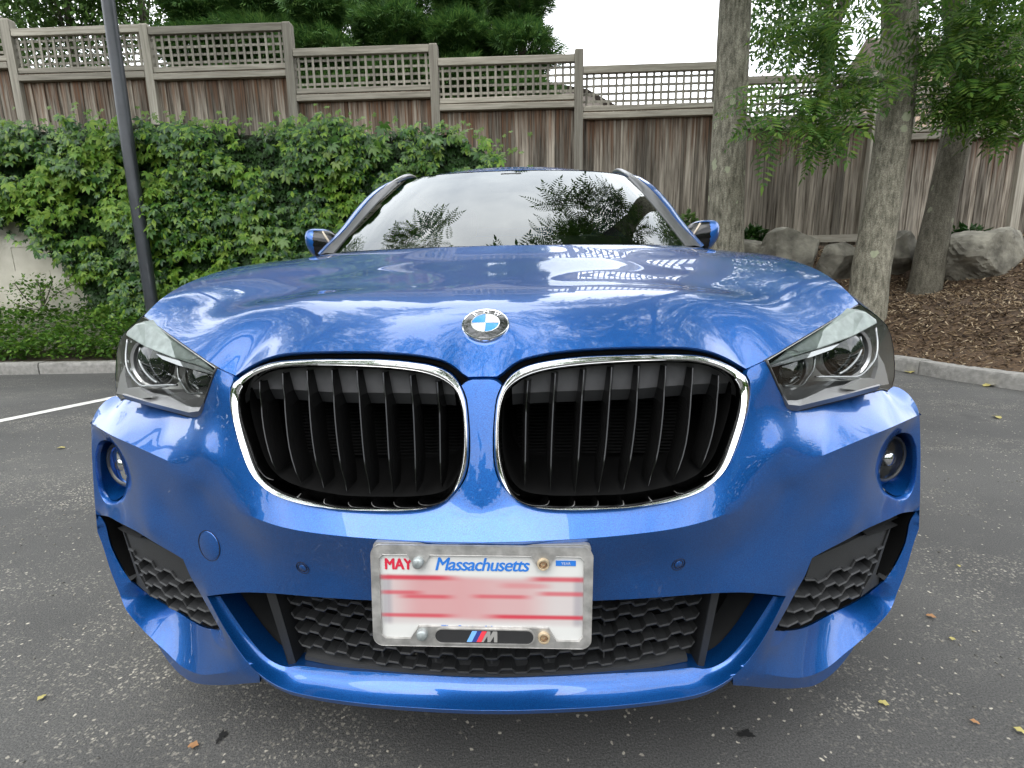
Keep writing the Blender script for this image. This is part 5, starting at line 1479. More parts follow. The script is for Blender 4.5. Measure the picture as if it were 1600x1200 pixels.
# ================================================================== FALLEN LEAVES
YLEAF = island_mat('dry_leaf', [(.30, .25, .08), (.36, .32, .12)], .7); BLEAF = island_mat('brown_leaf', [(.24, .11, .045), (.30, .17, .08)], .7)
def fallen(px, py, s, mt, lab, grp='fallen leaves on the asphalt'):
    c = PZ(px, py, .006); a = rng.uniform(0, 6.28); n_ = 9; V = []; 
    for k in range(n_):
        t = k / (n_ - 1); wv = math.sin(math.pi * t) ** .8 * .34
        V += [(t - .5, -wv, .10 * math.sin(3 * t) + .10 * wv), (t - .5, 0, .05 * math.sin(3 * t)), (t - .5, wv, .10 * math.sin(3 * t) + .16 * wv)]
    V = np.array(V) * s * .68; V[:, 1] *= 1 + .35 * np.sin(V[:, 0] / s * 19); Fq = []
    for k in range(n_ - 1):
        for q in (0, 1): Fq.append((3 * k + q, 3 * k + 3 + q, 3 * k + 4 + q, 3 * k + 1 + q))
    o = obj('fallen_leaf', V, Fq, mt, None, True, None, tuple(c)); o.rotation_euler.z = a; tag(o, lab, 'leaf', grp)
fallen(302, 1165, .034, BLEAF, 'orange brown leaf on the asphalt below the left end of the bumper')
fallen(1455, 963, .036, BLEAF, 'orange leaf lying on the asphalt right of the side intake')
fallen(1488, 998, .026, YLEAF, 'narrow pale yellow leaf below the orange leaf on the right')
fallen(1381, 1099, .032, YLEAF, 'yellow green leaf on the asphalt right of the lower bumper corner')
fallen(1523, 1128, .026, BLEAF, 'small tan leaf near the bottom right of the asphalt')
fallen(1594, 1142, .034, YLEAF, 'bright yellow leaf at the right edge of the asphalt')
fallen(1420, 582, .16, YLEAF, 'dry yellow leaf lying against the foot of the right kerb')
fallen(1545, 603, .16, YLEAF, 'long dry leaf at the foot of the right kerb, nearer the edge')
fallen(1558, 652, .10, YLEAF, 'yellow leaf alone on the asphalt in front of the right kerb')
fallen(1498, 884, .022, YLEAF, 'tiny green yellow leaf right of the fog lamp on the asphalt')
fallen(95, 700, .07, YLEAF, 'yellow leaf on the asphalt below the white bay line')
fallen(40, 582, .12, BLEAF, 'brown leaf at the foot of the left kerb')
fallen(65, 1090, .030, YLEAF, 'pale leaf on the asphalt near the bottom left')

# two old oil marks where cars stand
OIL = pmat('oil_mark', (.014, .014, .014), .6, spec=.2)
for px, py, sx_, sy_ in ((346, 1150, .007, .016), (1166, 1146, .016, .009)):
    c = PZ(px, py, .004); t_ = np.linspace(0, 2 * math.pi, 26, endpoint=False); rr_ = 1 + .28 * np.sin(3 * t_ + px) + .22 * np.sin(7 * t_) + rng.normal(0, .08, 26)
    V = np.vstack([np.stack([c[0] + sx_ * rr_ * np.cos(t_), c[1] + sy_ * rr_ * np.sin(t_), np.full(26, .004)], 1), c[None]])
    tag(obj('oil_stain', V, [(i, (i + 1) % 26, 26) for i in range(26)], OIL), kind='structure')
# ================================================================== VEGETATION
def bark_mat(name, c1, c2, lichen=.5):
    m, n, l, b = mat_new(name); b.inputs['Roughness'].default_value = .92; b.inputs['Specular IOR Level'].default_value = .2
    t = n.new('ShaderNodeTexCoord'); mp_ = n.new('ShaderNodeMapping'); mp_.inputs['Scale'].default_value = (26, 26, 7); l.new(t.outputs['Object'], mp_.inputs['Vector'])
    z = n.new('ShaderNodeTexNoise'); z.inputs['Scale'].default_value = 1; z.inputs['Detail'].default_value = 8; z.inputs['Roughness'].default_value = .65; l.new(mp_.outputs[0], z.inputs['Vector'])
    r = n.new('ShaderNodeValToRGB'); r.color_ramp.elements[0].position = .3; r.color_ramp.elements[1].position = .72; r.color_ramp.elements[0].color = (*c1, 1); r.color_ramp.elements[1].color = (*c2, 1); l.new(z.outputs['Fac'], r.inputs['Fac'])
    zf = n.new('ShaderNodeTexNoise'); zf.inputs['Scale'].default_value = 90; zf.inputs['Detail'].default_value = 4; l.new(t.outputs['Object'], zf.inputs['Vector'])
    rf_ = n.new('ShaderNodeValToRGB'); rf_.color_ramp.elements[0].position = .3; rf_.color_ramp.elements[1].position = .7; rf_.color_ramp.elements[0].color = (.55, .55, .53, 1); rf_.color_ramp.elements[1].color = (1.3, 1.3, 1.28, 1); l.new(zf.outputs['Fac'], rf_.inputs['Fac'])
    mf = n.new('ShaderNodeMix'); mf.data_type = 'RGBA'; mf.blend_type = 'MULTIPLY'; mf.inputs['Factor'].default_value = 1.0; l.new(r.outputs['Color'], mf.inputs['A']); l.new(rf_.outputs['Color'], mf.inputs['B'])
    # lichen: round pale patches on some cells, with frayed edges
    vz = n.new('ShaderNodeTexNoise'); vz.inputs['Scale'].default_value = 22; vz.inputs['Detail'].default_value = 3; l.new(t.outputs['Object'], vz.inputs['Vector'])
    vv = n.new('ShaderNodeVectorMath'); vv.operation = 'MULTIPLY_ADD'; vv.inputs[1].default_value = (.07, .07, .07); l.new(vz.outputs['Color'], vv.inputs[0]); l.new(t.outputs['Object'], vv.inputs[2])
    z2 = n.new('ShaderNodeTexVoronoi'); z2.inputs['Scale'].default_value = 5.5; l.new(vv.outputs[0], z2.inputs['Vector'])
    sc_ = n.new('ShaderNodeSeparateColor'); l.new(z2.outputs['Color'], sc_.inputs['Color'])
    rd = n.new('ShaderNodeMath'); rd.operation = 'MULTIPLY_ADD'; rd.inputs[1].default_value = .42; rd.inputs[2].default_value = -.10; l.new(sc_.outputs['Red'], rd.inputs[0])
    lt_ = n.new('ShaderNodeMath'); lt_.operation = 'SUBTRACT'; l.new(rd.outputs[0], lt_.inputs[0]); l.new(z2.outputs['Distance'], lt_.inputs[1])
    r2 = n.new('ShaderNodeValToRGB'); r2.color_ramp.elements[0].position = .0; r2.color_ramp.elements[1].position = .04; l.new(lt_.outputs[0], r2.inputs['Fac'])
    mx_ = n.new('ShaderNodeMix'); mx_.data_type = 'RGBA'; f = n.new('ShaderNodeMath'); f.operation = 'MULTIPLY'; f.inputs[1].default_value = lichen; l.new(r2.outputs['Color'], f.inputs[0]); l.new(f.outputs[0], mx_.inputs['Factor']); l.new(mf.outputs['Result'], mx_.inputs['A']); mx_.inputs['B'].default_value = (.40, .43, .29, 1)
    l.new(mx_.outputs['Result'], b.inputs['Base Color'])
    bp = n.new('ShaderNodeBump'); bp.inputs['Strength'].default_value = .9; bp.inputs['Distance'].default_value = .02; l.new(z.outputs['Fac'], bp.inputs['Height']); l.new(bp.outputs['Normal'], b.inputs['Normal'])
    return m
BARK = bark_mat('grey_bark', (.075, .069, .052), (.40, .375, .30), .75)
BARKD = bark_mat('dark_bark', (.065, .060, .046), (.185, .17, .135), .35)
BARKC = pmat('conifer_bark', (.05, .035, .025), .95, bump=.6, bscale=30)
def trunk_tube(m, pts, radii, seed, n=20, flare=0.0, knob=.05):
    pts = catmull(pts, .12); rr = np.interp(np.linspace(0, 1, len(pts)), np.linspace(0, 1, len(radii)), radii)
    r = np.random.default_rng(seed); V = []; t = np.arange(n) * 2 * math.pi / n
    T = np.gradient(pts, axis=0); T /= np.linalg.norm(T, axis=1)[:, None]; N = np.cross(T[0], [0, 1, .1]); N /= np.linalg.norm(N)
    ph = r.uniform(0, 6.28, 6)
    for i, p in enumerate(pts):
        N = N - T[i] * (N @ T[i]); N /= np.linalg.norm(N); B = np.cross(T[i], N)
        k = 1 + knob * (np.sin(3 * t + ph[0] + i * .07) * .5 + np.sin(5 * t + ph[1] - i * .11) * .35 + np.sin(2 * t + ph[2] + i * .23) * .4) + r.normal(0, knob * .18, n)
        fl = 1 + flare * math.exp(-i * .12 / .22) * (1 + .5 * np.sin(5 * t + ph[3]))
        V.append(p + (rr[i] * k * fl)[:, None] * (np.cos(t)[:, None] * N + np.sin(t)[:, None] * B))
    m.grid(np.array(V).transpose(1, 0, 2), closed_u=True)
def rot_frames(n_, d):
    """orthonormal frames with x along d"""
    d = d / np.linalg.norm(d, axis=1)[:, None]; a = rng.normal(size=(n_, 3)) * .35 + [0, 0, 1]
    y = np.cross(a, d); y /= np.linalg.norm(y, axis=1)[:, None]; z = np.cross(d, y)
    return d, y, z
def stamp(tv, tf, P, X, Y, Z, S):
    """copies a small template to every position with frames X,Y,Z and scale S"""
    n_ = len(P); V = P[:, None] + S[:, None, None] * (tv[None, :, 0:1] * X[:, None] + tv[None, :, 1:2] * Y[:, None] + tv[None, :, 2:3] * Z[:, None])
    F = tf[None] + (np.arange(n_) * len(tv))[:, None, None]
    return V.reshape(-1, 3), F.reshape(-1, tf.shape[1])
def frond_template(pairs=8, droop=.25):
    V = []; F = []
    for k in range(pairs):
        t = .18 + .80 * k / (pairs - 1); x = t; z = -droop * t * t
        for s in (1, -1):
            L = .30 * (math.sin(math.pi * (.15 + .8 * t)) ** .7); w = .052
            o = len(V); dx = .32; 
            V += [(x, 0, z), (x + dx * L * .4 + w * .6, s * L * .5, z - .03 - .02), (x + dx * L, s * L, z - .07), (x + dx * L * .4 - w * .6, s * L * .5, z - .02)]
            F.append((o, o + 1, o + 2, o + 3) if s == 1 else (o, o + 3, o + 2, o + 1))
    o = len(V); V += [(.98, 0, -droop * .96), (1.1, .045, -droop * 1.15), (1.26, 0, -droop * 1.4), (1.1, -.045, -droop * 1.15)]; F.append((o, o + 1, o + 2, o + 3))
    return np.array(V), np.array(F)
FT = frond_template()
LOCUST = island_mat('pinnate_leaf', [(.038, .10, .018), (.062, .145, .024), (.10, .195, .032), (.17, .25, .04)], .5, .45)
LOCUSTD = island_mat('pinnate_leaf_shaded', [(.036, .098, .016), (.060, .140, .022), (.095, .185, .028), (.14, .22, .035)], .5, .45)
def fronds(P, outward, size, tf=FT):
    n_ = len(P); X, Y, Z = rot_frames(n_, outward); return stamp(tf[0], tf[1], P, X, Y, Z, size)
def blob(c, r, n_, shell=.5):
    v = rng.normal(size=(n_, 3)); v /= np.linalg.norm(v, axis=1)[:, None]; q = (shell + (1 - shell) * rng.random(n_)) [:, None]
    return np.array(c) + v * q * np.array(r), v
def canopy(x0, x1, y0, y1, z0, z1, n_, seed, thr=.36):
    x = rng.uniform(x0, x1, n_ * 2); y = rng.uniform(y0, y1, n_ * 2)
    k = (vnoise(x + 40, y + 40, 1.5, seed) * .6 + vnoise(x + 40, y + 40, 4.0, seed + 1) * .4) > thr
    x, y = x[k][:n_], y[k][:n_]; z = z0 + (z1 - z0) * (.6 * vnoise(x + 40, y + 40, .8, seed + 2) + .4 * rng.random(len(x)))
    return np.stack([x, y, z], 1)
def frond_crown(name, clusters, parent, mat, size=(.28, .45), extra=None):
    Vs = []; Fs = []; o = 0
    if extra is not None:
        d = rng.normal(size=extra.shape); d[:, 2] = d[:, 2] * .3 - .15
        V, F = fronds(extra, d, rng.uniform(size[0], size[1], len(extra))); Vs.append(V); Fs.append(F); o = len(V)
    for c, r, n_ in clusters:
        P, v = blob(c, r, n_, .15); d = v * .6 + rng.normal(size=v.shape) * .5; d[:, 2] = d[:, 2] * .35 - .18
        V, F = fronds(P, d, rng.uniform(size[0], size[1], n_)); Vs.append(V); Fs.append(F + o); o += len(V)
    ob = place(name, mesh_np(name, np.vstack(Vs), np.vstack(Fs), mat)); ob.parent = parent
    return tag(ob, kind='stuff')
def tree_root(name, base, label, cat='tree', group=None):
    e = empty(name, (0, 0, 0)); return tag(e, label, cat, group)

# ---- the three trunks on the mulch bank and their shared canopy overhead
t0 = tree_root('street_tree', None, 'straight grey trunk with lichen spots standing just right of the car mirror', 'tree', 'trees on the mulch bank')
b0 = PY(1132, 420, 6.0); q0 = PY(1135, 300, 6.0); q1 = PY(1146, 60, 6.0); top0 = PY(1152, -80, 6.0)
m = MB(); trunk_tube(m, [b0 - [0, 0, 1.15], b0 - [0, 0, .5], b0, q0, q1, top0, top0 + [-.1, -.2, 1.2], top0 + [-.1, -.5, 3.6]], [.235, .222, .205, .178, .168, .160, .14, .07], 1, 22, .25, .035)
m.build('trunk', BARK, t0, True)
fk = top0 + [-.05, -.15, .7]
for pts, rr in (([fk - [0, 0, .3], fk + [-.5, -.3, .45], fk + [-1.25, -.7, .75], fk + [-2.0, -1.3, 1.25]], [.15, .13, .10, .05]), ([fk + [-1.0, -.55, .65], fk + [-1.25, -1.1, 1.35], fk + [-1.3, -1.6, 2.3]], [.09, .07, .03]),
                ([fk + [-.3, -.2, .35], fk + [-.75, -.2, 1.1], fk + [-1.1, -.1, 2.2]], [.09, .07, .03]), ([fk + [0, 0, .5], fk + [.6, -.9, 1.2], fk + [1.0, -2.2, 2.0]], [.11, .08, .03])):
    m = MB(); trunk_tube(m, [np.array(p) for p in pts], rr, 5, 12, 0, .05); m.build('limb', BARKD, t0, True)
cl0 = [(np.array(c_), (.48, .40, .24), 48) for c_ in ((.8, 5.2, 4.85), (1.25, 5.3, 4.75), (1.7, 5.45, 4.7), (2.2, 5.3, 4.75), (1.2, 4.6, 5.1), (1.9, 4.5, 5.15), (2.5, 4.9, 5.0))] + [(fk + [-1.0, -.7, 1.3], (.9, .8, .6), 120), (fk + [-1.8, -1.3, 1.6], (.9, .9, .6), 110), (fk + [-1.5, -.8, .55], (.7, .6, .3), 70), (fk + [-.2, -.3, 1.0], (.7, .5, .4), 60), (fk + [-2.6, -1.4, .6], (.5, .5, .3), 40), (fk + [-.4, -1.4, 1.9], (1.1, 1.0, .7), 110), (fk + [-2.5, -2.0, 2.2], (.8, .8, .6), 55), (fk + [.5, -2.2, 2.4], (1.3, 1.2, .7), 130),
       (fk + [-.2, -3.0, 2.8], (1.3, 1.2, .6), 110), (fk + [-1.6, -3.0, 2.9], (1.0, 1.0, .5), 60), (fk + [-1.0, .2, 2.4], (1.1, .9, .7), 110), (fk + [-.55, -.2, .75], (.55, .4, .25), 26)]
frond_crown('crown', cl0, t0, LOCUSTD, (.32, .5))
t1 = tree_root('street_tree', None, 'thick grey leaning trunk with round lichen patches rising from the mulch bank', 'tree', 'trees on the mulch bank')
b1_ = PY(1352, 488, 5.75)
m = MB(); trunk_tube(m, [b1_ - [.05, 0, .4], b1_, PY(1361, 420, 5.75), PY(1382, 300, 5.75), PY(1402, 150, 5.78), PY(1406, 0, 5.8), PY(1400, -90, 5.8), PY(1395, -90, 5.7) + [-.3, -.3, 2.4]], [.215, .20, .176, .18, .172, .165, .155, .07], 2, 24, .28, .04)
m.build('trunk', BARK, t1, True)
tp = PY(1402, 130, 5.78)
lim = [([tp + [-.1, -.1, .0], PY(1350, 128, 5.3), PY(1290, 140, 4.9), PY(1225, 150, 4.7), PY(1160, 172, 4.6)], [.030, .022, .016, .010, .004]), ([PY(1300, 138, 4.95), PY(1260, 175, 4.7), PY(1205, 200, 4.6)], [.014, .010, .004]), ([PY(1330, 130, 5.2), PY(1310, 180, 5.0), PY(1270, 215, 4.9)], [.014, .010, .004])]
for pts, rr in lim:
    m = MB(); m.tube(catmull(pts, .06), np.interp(np.linspace(0, 1, len(catmull(pts, .06))), np.linspace(0, 1, len(rr)), rr), 7); m.build('branch', BARKD, t1, True)
def along(pts, n_, spread, size, droop=-.25, side_=.9):
    c = catmull(pts, .03); P = c[rng.integers(2, len(c), n_)] + rng.normal(0, spread, (n_, 3)); T = np.gradient(c, axis=0).mean(0); T /= np.linalg.norm(T)
    d = T * .7 + rng.normal(size=(n_, 3)) * side_ * .6; d[:, 2] = d[:, 2] * .4 + droop; return P, d, rng.uniform(size[0], size[1], n_)
Vs = []; Fs = []; o_ = 0
for pts, n_, sp_ in ((lim[0][0], 120, .08), (lim[1][0], 60, .07), (lim[2][0], 54, .08), ([PY(1380, 60, 5.5), PY(1300, 70, 5.1), PY(1210, 60, 4.9)], 0, .1)):
    if n_ == 0: continue
    P, d, S = along(pts, int(n_ * .8), sp_, (.27, .44)); V, F = fronds(P, d, S); Vs.append(V); Fs.append(F + o_); o_ += len(V)
ob = place('hanging_fronds', mesh_np('hanging_fronds', np.vstack(Vs), np.vstack(Fs), LOCUST), t1); tag(ob, kind='stuff')
c1 = [(PY(1490, 50, 5.3), (.30, .35, .36), 40), (PY(1300, 40, 5.0), (.42, .3, .22), 50), (PY(1248, 40, 4.9), (.28, .3, .2), 30), (PY(1330, 95, 5.1), (.25, .2, .12), 20), (PY(1400, -150, 5.0), (1.2, .8, .4), 90), (PY(1395, -90, 5.7) + [-.6, -1.2, 1.8], (1.6, 1.4, .8), 190), (PY(1395, -90, 5.7) + [-1.2, -3.0, 2.6], (1.6, 1.5, .8), 170), (PY(1395, -90, 5.7) + [.6, -2.6, 2.0], (1.6, 1.5, .8), 150), (PY(1395, -90, 5.7) + [-2.6, -4.4, 3.4], (1.5, 1.4, .7), 110)]
frond_crown('crown', c1, t1, LOCUST, (.30, .46), canopy(.9, 7.0, 1.0, 7.0, 6.4, 8.2, 3000, 61))
t2 = tree_root('street_tree', None, 'dark leaning trunk at the right under dense hanging leaves', 'tree', 'trees on the mulch bank')
b2_ = PY(1443, 455, 6.3)
m = MB(); trunk_tube(m, [b2_ - [.05, 0, .4], b2_, PY(1457, 380, 6.3), PY(1487, 250, 6.3), PY(1512, 150, 6.35), PY(1565, 75, 6.4), PY(1640, 10, 6.5), PY(1700, -120, 6.6)], [.19, .178, .155, .158, .152, .145, .13, .08], 3, 22, .25, .04)
m.build('trunk', BARKD, t2, True)
fkp = PY(1512, 150, 6.35); m = MB(); trunk_tube(m, [fkp, PY(1500, 60, 6.3), PY(1490, -60, 6.2), PY(1480, -120, 6.0) + [0, -.5, 2.0]], [.15, .12, .10, .04], 6, 14, 0, .04); m.build('limb', BARKD, t2, True)
c2 = [(PY(1510, 40, 5.4), (.36, .4, .30), 60), (PY(1550, 50, 5.3), (.45, .45, .30), 80), (PY(1495, 125, 5.5), (.24, .35, .20), 40), (PY(1535, 130, 5.3), (.40, .40, .26), 70), (PY(1600, 120, 5.2), (.40, .4, .35), 80), (PY(1580, 180, 5.2), (.35, .35, .16), 60), (PY(1500, 165, 5.6), (.35, .3, .15), 50),
      (PY(1530, -60, 5.4), (1.2, .9, .6), 150), (PY(1480, -120, 6.0) + [.4, -1.6, 1.8], (1.7, 1.5, .8), 180), (PY(1480, -120, 6.0) + [.2, -4.0, 2.8], (1.8, 1.6, .8), 170)]
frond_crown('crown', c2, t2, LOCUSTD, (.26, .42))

# ---- leafy trees beyond the fence (right) and at the far left
def leaf_template():
    V = np.array([(0, 0, 0), (.35, .26, .05), (1, 0, -.05), (.35, -.26, .05)]); return V, np.array([(0, 1, 2, 3)])
LT_ = leaf_template()
BROAD = island_mat('broad_leaf', [(.030, .075, .016), (.050, .11, .022), (.085, .16, .03)], .5, .35)
BROADL = island_mat('pale_broad_leaf', [(.045, .10, .022), (.07, .14, .03), (.11, .19, .04)], .5, .35)
def leaf_tree(name, x, y, z0_, zc, r, n_, label, mat, trunk_r=.16, group=None, seed=0, lsize=(.07, .13), nb=9):
    t = tree_root(name, None, label, 'tree', group); rr = np.random.default_rng(seed)
    m = MB(); trunk_tube(m, [np.array((x, y, z0_)), np.array((x + .1, y, (z0_ + zc) / 2)), np.array((x, y + .1, zc + r[2] * .5))], [trunk_r, trunk_r * .8, trunk_r * .3], seed, 10, .2, .04)
    for k in range(5):
        a = rr.uniform(0, 6.28); e_ = np.array((x, y, zc)) + [math.cos(a) * r[0] * .7, math.sin(a) * r[1] * .7, rr.uniform(-.1, .7) * r[2]]
        m.tube(catmull([np.array((x, y, zc - r[2] * .7)), (np.array((x, y, zc)) + e_) / 2 + [0, 0, .1], e_], .3), trunk_r * .25, 6)
    m.build('trunk', BARKD, t, True)
    Vs = []; Fs = []; o = 0
    for k in range(nb):
        v = rr.normal(size=3); v /= np.linalg.norm(v); c = np.array((x, y, zc)) + v * np.array(r) * .62
        P, v2 = blob(c, np.array(r) * .48, n_ // nb, .35); d = v2 + rng.normal(size=v2.shape) * .8; d[:, 2] -= .4
        X, Y, Z = rot_frames(len(P), d); V, F = stamp(LT_[0], LT_[1], P, X, Y, Z, rng.uniform(*lsize, len(P))); Vs.append(V); Fs.append(F + o); o += len(V)
    ob = place('crown', mesh_np('crown', np.vstack(Vs), np.vstack(Fs), mat), t); tag(ob, kind='stuff'); return t
p = PY(1290, 40, 11); leaf_tree('leafy_tree', p[0], 11, 1.5, p[2] + .8, (1.85, 1.5, 2.4), 10000, 'bright green leafy tree beyond the fence, between the first and middle trunks', BROAD, group='leafy trees beyond the fence', seed=4)
p = PY(1520, 40, 12); leaf_tree('leafy_tree', p[0], 12, 1.5, p[2] + .6, (2.5, 1.7, 2.6), 9000, 'shaded leafy tree beyond the fence at the far right', BROAD, group='leafy trees beyond the fence', seed=5)
for px, Y_, r_, n_, lb, sd in ((-330, 9.6, 2.6, 7000, 'unseen leafy tree past the left edge, added to fill the hood reflection', 9), (-20, 12, 1.9, 6500, 'pale green leafy tree beyond the fence at the far left', 6), (95, 11.4, 1.6, 6000, 'bright leafy tree beyond the fence between the first and second posts', 7), (215, 11.8, 1.7, 6000, 'pale leafy tree beyond the fence behind the light pole', 8)):  # first tree is out of view, added to keep bright sky off the hood
    p = PY(px, 0, Y_); leaf_tree('leafy_tree', p[0], Y_, 1.5, p[2] + .7, (r_, 1.5, 2.5), int(n_ * 1.5), lb, BROADL, group='leafy trees beyond the fence', seed=sd, lsize=(.08, .15), nb=14, trunk_r=.10)
# broad tree left of the lot whose boughs close the canopy over the car
p = np.array((-8.6, 1.2, .0)); ob_t = tree_root('leafy_tree', None, 'broad tree standing left of the lot with boughs arching over the car', 'tree')
m = MB(); trunk_tube(m, [p - [0, 0, .2], p + [.1, .1, 3.0], p + [.6, .2, 5.2], p + [1.0, .3, 7.5]], [.30, .26, .22, .10], 9, 16, .25, .04); m.build('trunk', BARKD, ob_t, True)
for pts, rr in (([p + [.6, .2, 5.0], p + [2.6, 1.6, 6.3], p + [4.6, 3.0, 6.4], p + [6.6, 3.9, 5.5]], [.14, .10, .06, .02]), ([p + [.7, .2, 5.4], p + [3.4, .6, 6.8], p + [6.0, .9, 7.2], p + [8.0, 1.2, 7.3]], [.15, .11, .07, .02]), ([p + [.7, .2, 5.6], p + [3.0, -.8, 7.0], p + [5.6, -1.0, 7.6]], [.12, .08, .03])):
    m = MB(); trunk_tube(m, [np.array(q) for q in pts], rr, 12, 10, 0, .05); m.build('limb', BARKD, ob_t, True)
cl = [(p + [6.7, 3.9, 5.35], (.85, .7, .45), 120), (p + [5.6, 3.4, 5.9], (.6, .6, .4), 40)]
ext = np.vstack([canopy(-8.4, -3.0, 2.4, 7.0, 6.4, 8.4, 2700, 51), canopy(-4.6, 1.2, -1.4, 3.2, 6.6, 8.2, 900, 54, .44)])
frond_crown('crown', cl, ob_t, LOCUST, (.30, .46), ext)

# ---- conifers behind the fence
def spray_template():
    V = []; F = []
    for a, L in ((-1.0, .50), (-.66, .72), (-.33, .90), (0, 1.0), (.33, .90), (.66, .72), (1.0, .50)):
        o = len(V); d = np.array((math.cos(a), math.sin(a), 0)); s_ = np.array((-math.sin(a), math.cos(a), 0)) * .055; b_ = np.array((.25 * (1 - abs(a)), 0, 0))
        V += [tuple(b_), tuple(d * L * .6 + s_ + [0, 0, .04]), tuple(d * L + [0, 0, -.14]), tuple(d * L * .6 - s_ + [0, 0, .04])]; F.append((o, o + 1, o + 2, o + 3))
    return np.array(V), np.array(F)
SPT = spray_template()
CONIF = island_mat('conifer_needles', [(.026, .070, .018), (.042, .105, .024), (.066, .14, .030), (.10, .18, .04)], .6, .35)
def conifer(x, y, z0_, h, r, label, n_=3400, seed=0):
    t = tree_root('conifer', None, label, 'tree', 'dark conifers beyond the fence'); rr = np.random.default_rng(seed)
    m = MB(); trunk_tube(m, [np.array((x, y, z0_)), np.array((x + .05, y, z0_ + h * .5)), np.array((x, y, z0_ + h * .97))], [.17, .12, .02], seed, 10, .2, .03); m.build('trunk', BARKC, t, True)
    u = rr.random(n_) ** .8; zz = z0_ + .1 + u * h * .95
    prof = r * np.clip(1 - u, 0, 1) ** .45 * (.72 + .28 * np.sin(u * 40 + rr.random() * 6)) * (.85 + .3 * rr.random(n_))
    a = rr.random(n_) * 2 * math.pi; lob = 1 + .18 * np.sin(3 * a + seed) + .12 * np.sin(5 * a + u * 9)
    q = .45 + .55 * rr.random(n_) ** .5
    P = np.stack([x + np.cos(a) * prof * lob * q, y + np.sin(a) * prof * lob * q, zz], 1)
    d = np.stack([np.cos(a), np.sin(a), rr.normal(.55, .5, n_)], 1) + rr.normal(0, .35, (n_, 3))
    X, Y, Z = rot_frames(n_, d); V, F = stamp(SPT[0], SPT[1], P, X, Y, Z, rng.uniform(.12, .28, n_))
    ob = place('crown', mesh_np('crown', V, F, CONIF), t); tag(ob, kind='stuff')
    cr_ = MB(); k = 14; zs = np.linspace(.05, .9, 8)
    return t
lab = ['conifer beyond the fence, leftmost and just right of the light pole', 'dark conifer beyond the second lattice panel, second from the pole', 'dark conifer beyond the tall fence post left of the middle', 'dark conifer beyond the third lattice panel', 'conifer beyond the fence post left of the open sky', 'tallest dark conifer bordering the open sky', 'conifer set behind the others, seen between the middle ones', 'deep green conifer behind the row, nearest the pole', 'conifer of the back row left of the tallest one', 'conifer of the back row seen above the tall post', 'rearmost conifer just left of the open sky']
for i, (px, Y, h, r) in enumerate(((305, 10.6, 5.6, 1.35), (400, 10.9, 6.3, 1.35), (500, 10.5, 5.5, 1.35), (615, 10.8, 6.2, 1.35), (715, 10.5, 5.5, 1.3), (812, 10.7, 6.4, 1.22), (560, 12.6, 6.8, 1.8), (360, 12.8, 7.0, 1.8), (660, 12.5, 6.7, 1.8), (462, 12.4, 6.8, 1.8), (762, 12.4, 6.6, 1.35))):
    p = PY(px, 60, Y); conifer(p[0], Y, 1.5, h, r, lab[i], 9500, 20 + i)

# ---- creeper on the retaining wall
def palmate():
    V = []; F = []
    for a, L in ((-1.45, .58), (-.72, .86), (0, 1.0), (.72, .86), (1.45, .58)):
        o = len(V); d = np.array((math.cos(a), math.sin(a))); s_ = np.array((-d[1], d[0])); w = .205 * L
        def q(t, k, z): v = d * (t * L + .08) + s_ * k * (1 if True else 1); return (v[0], v[1], z)
        V += [q(0, 0, 0), q(.42, w, -.035 * 1), q(.66, w * .82, -.05), q(1.0, 0, -.16), q(.66, -w * .82, -.05), q(.42, -w, -.035), q(.5, 0, .03)]
        F += [(o, o + 6, o + 2, o + 1), (o + 6, o + 3, o + 3, o + 2), (o, o + 5, o + 4, o + 6), (o + 6, o + 4, o + 3, o + 3)]
    return np.array(V), F
PV, PF = palmate()
PFt = []
for f in PF:
    f = [f[i] for i in range(len(f)) if f[i] != f[i - 1]]
    PFt += [(f[0], f[i], f[i + 1]) for i in range(1, len(f) - 1)]
PFt = np.array(PFt)
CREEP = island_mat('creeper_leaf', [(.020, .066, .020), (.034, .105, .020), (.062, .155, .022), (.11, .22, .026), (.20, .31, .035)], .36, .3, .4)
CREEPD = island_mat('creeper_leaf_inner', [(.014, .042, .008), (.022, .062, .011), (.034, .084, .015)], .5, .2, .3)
hedge = empty('creeper_hedge', (-3, 5.9, 0)); tag(hedge, 'dense green five-leaved creeper covering the retaining wall on the left', 'creeper')
HY = 5.78
outl_px = [(-260, 300), (-200, 215), (0, 196), (60, 196), (150, 190), (205, 184), (265, 190), (330, 190), (400, 203), (450, 192), (530, 188), (560, 203), (620, 205), (690, 200), (740, 215), (772, 240), (786, 275), (800, 480), (600, 560), (240, 520), (120, 490), (106, 440), (80, 400), (45, 368), (0, 340), (-260, 380)]
HPOLY = np.array([PY(x, y, HY)[[0, 2]] for x, y in outl_px])
def hedge_y(x, z):
    return HY + .12 - .26 * (vnoise(x + 20, z + 9, 1.3, 12) - .3) - .22 * (vnoise(x + 20, z + 9, 3.4, 13) - .5)
lo, hi = HPOLY.min(0), HPOLY.max(0)
def sample_hedge(n_, edge=0.0):
    out = []
    while sum(map(len, out)) < n_:
        q = rng.uniform(lo, hi, (n_, 2)); q = q[inside(HPOLY, q + rng.normal(0, .06, q.shape))]; out.append(q)
    return np.vstack(out)[:n_]
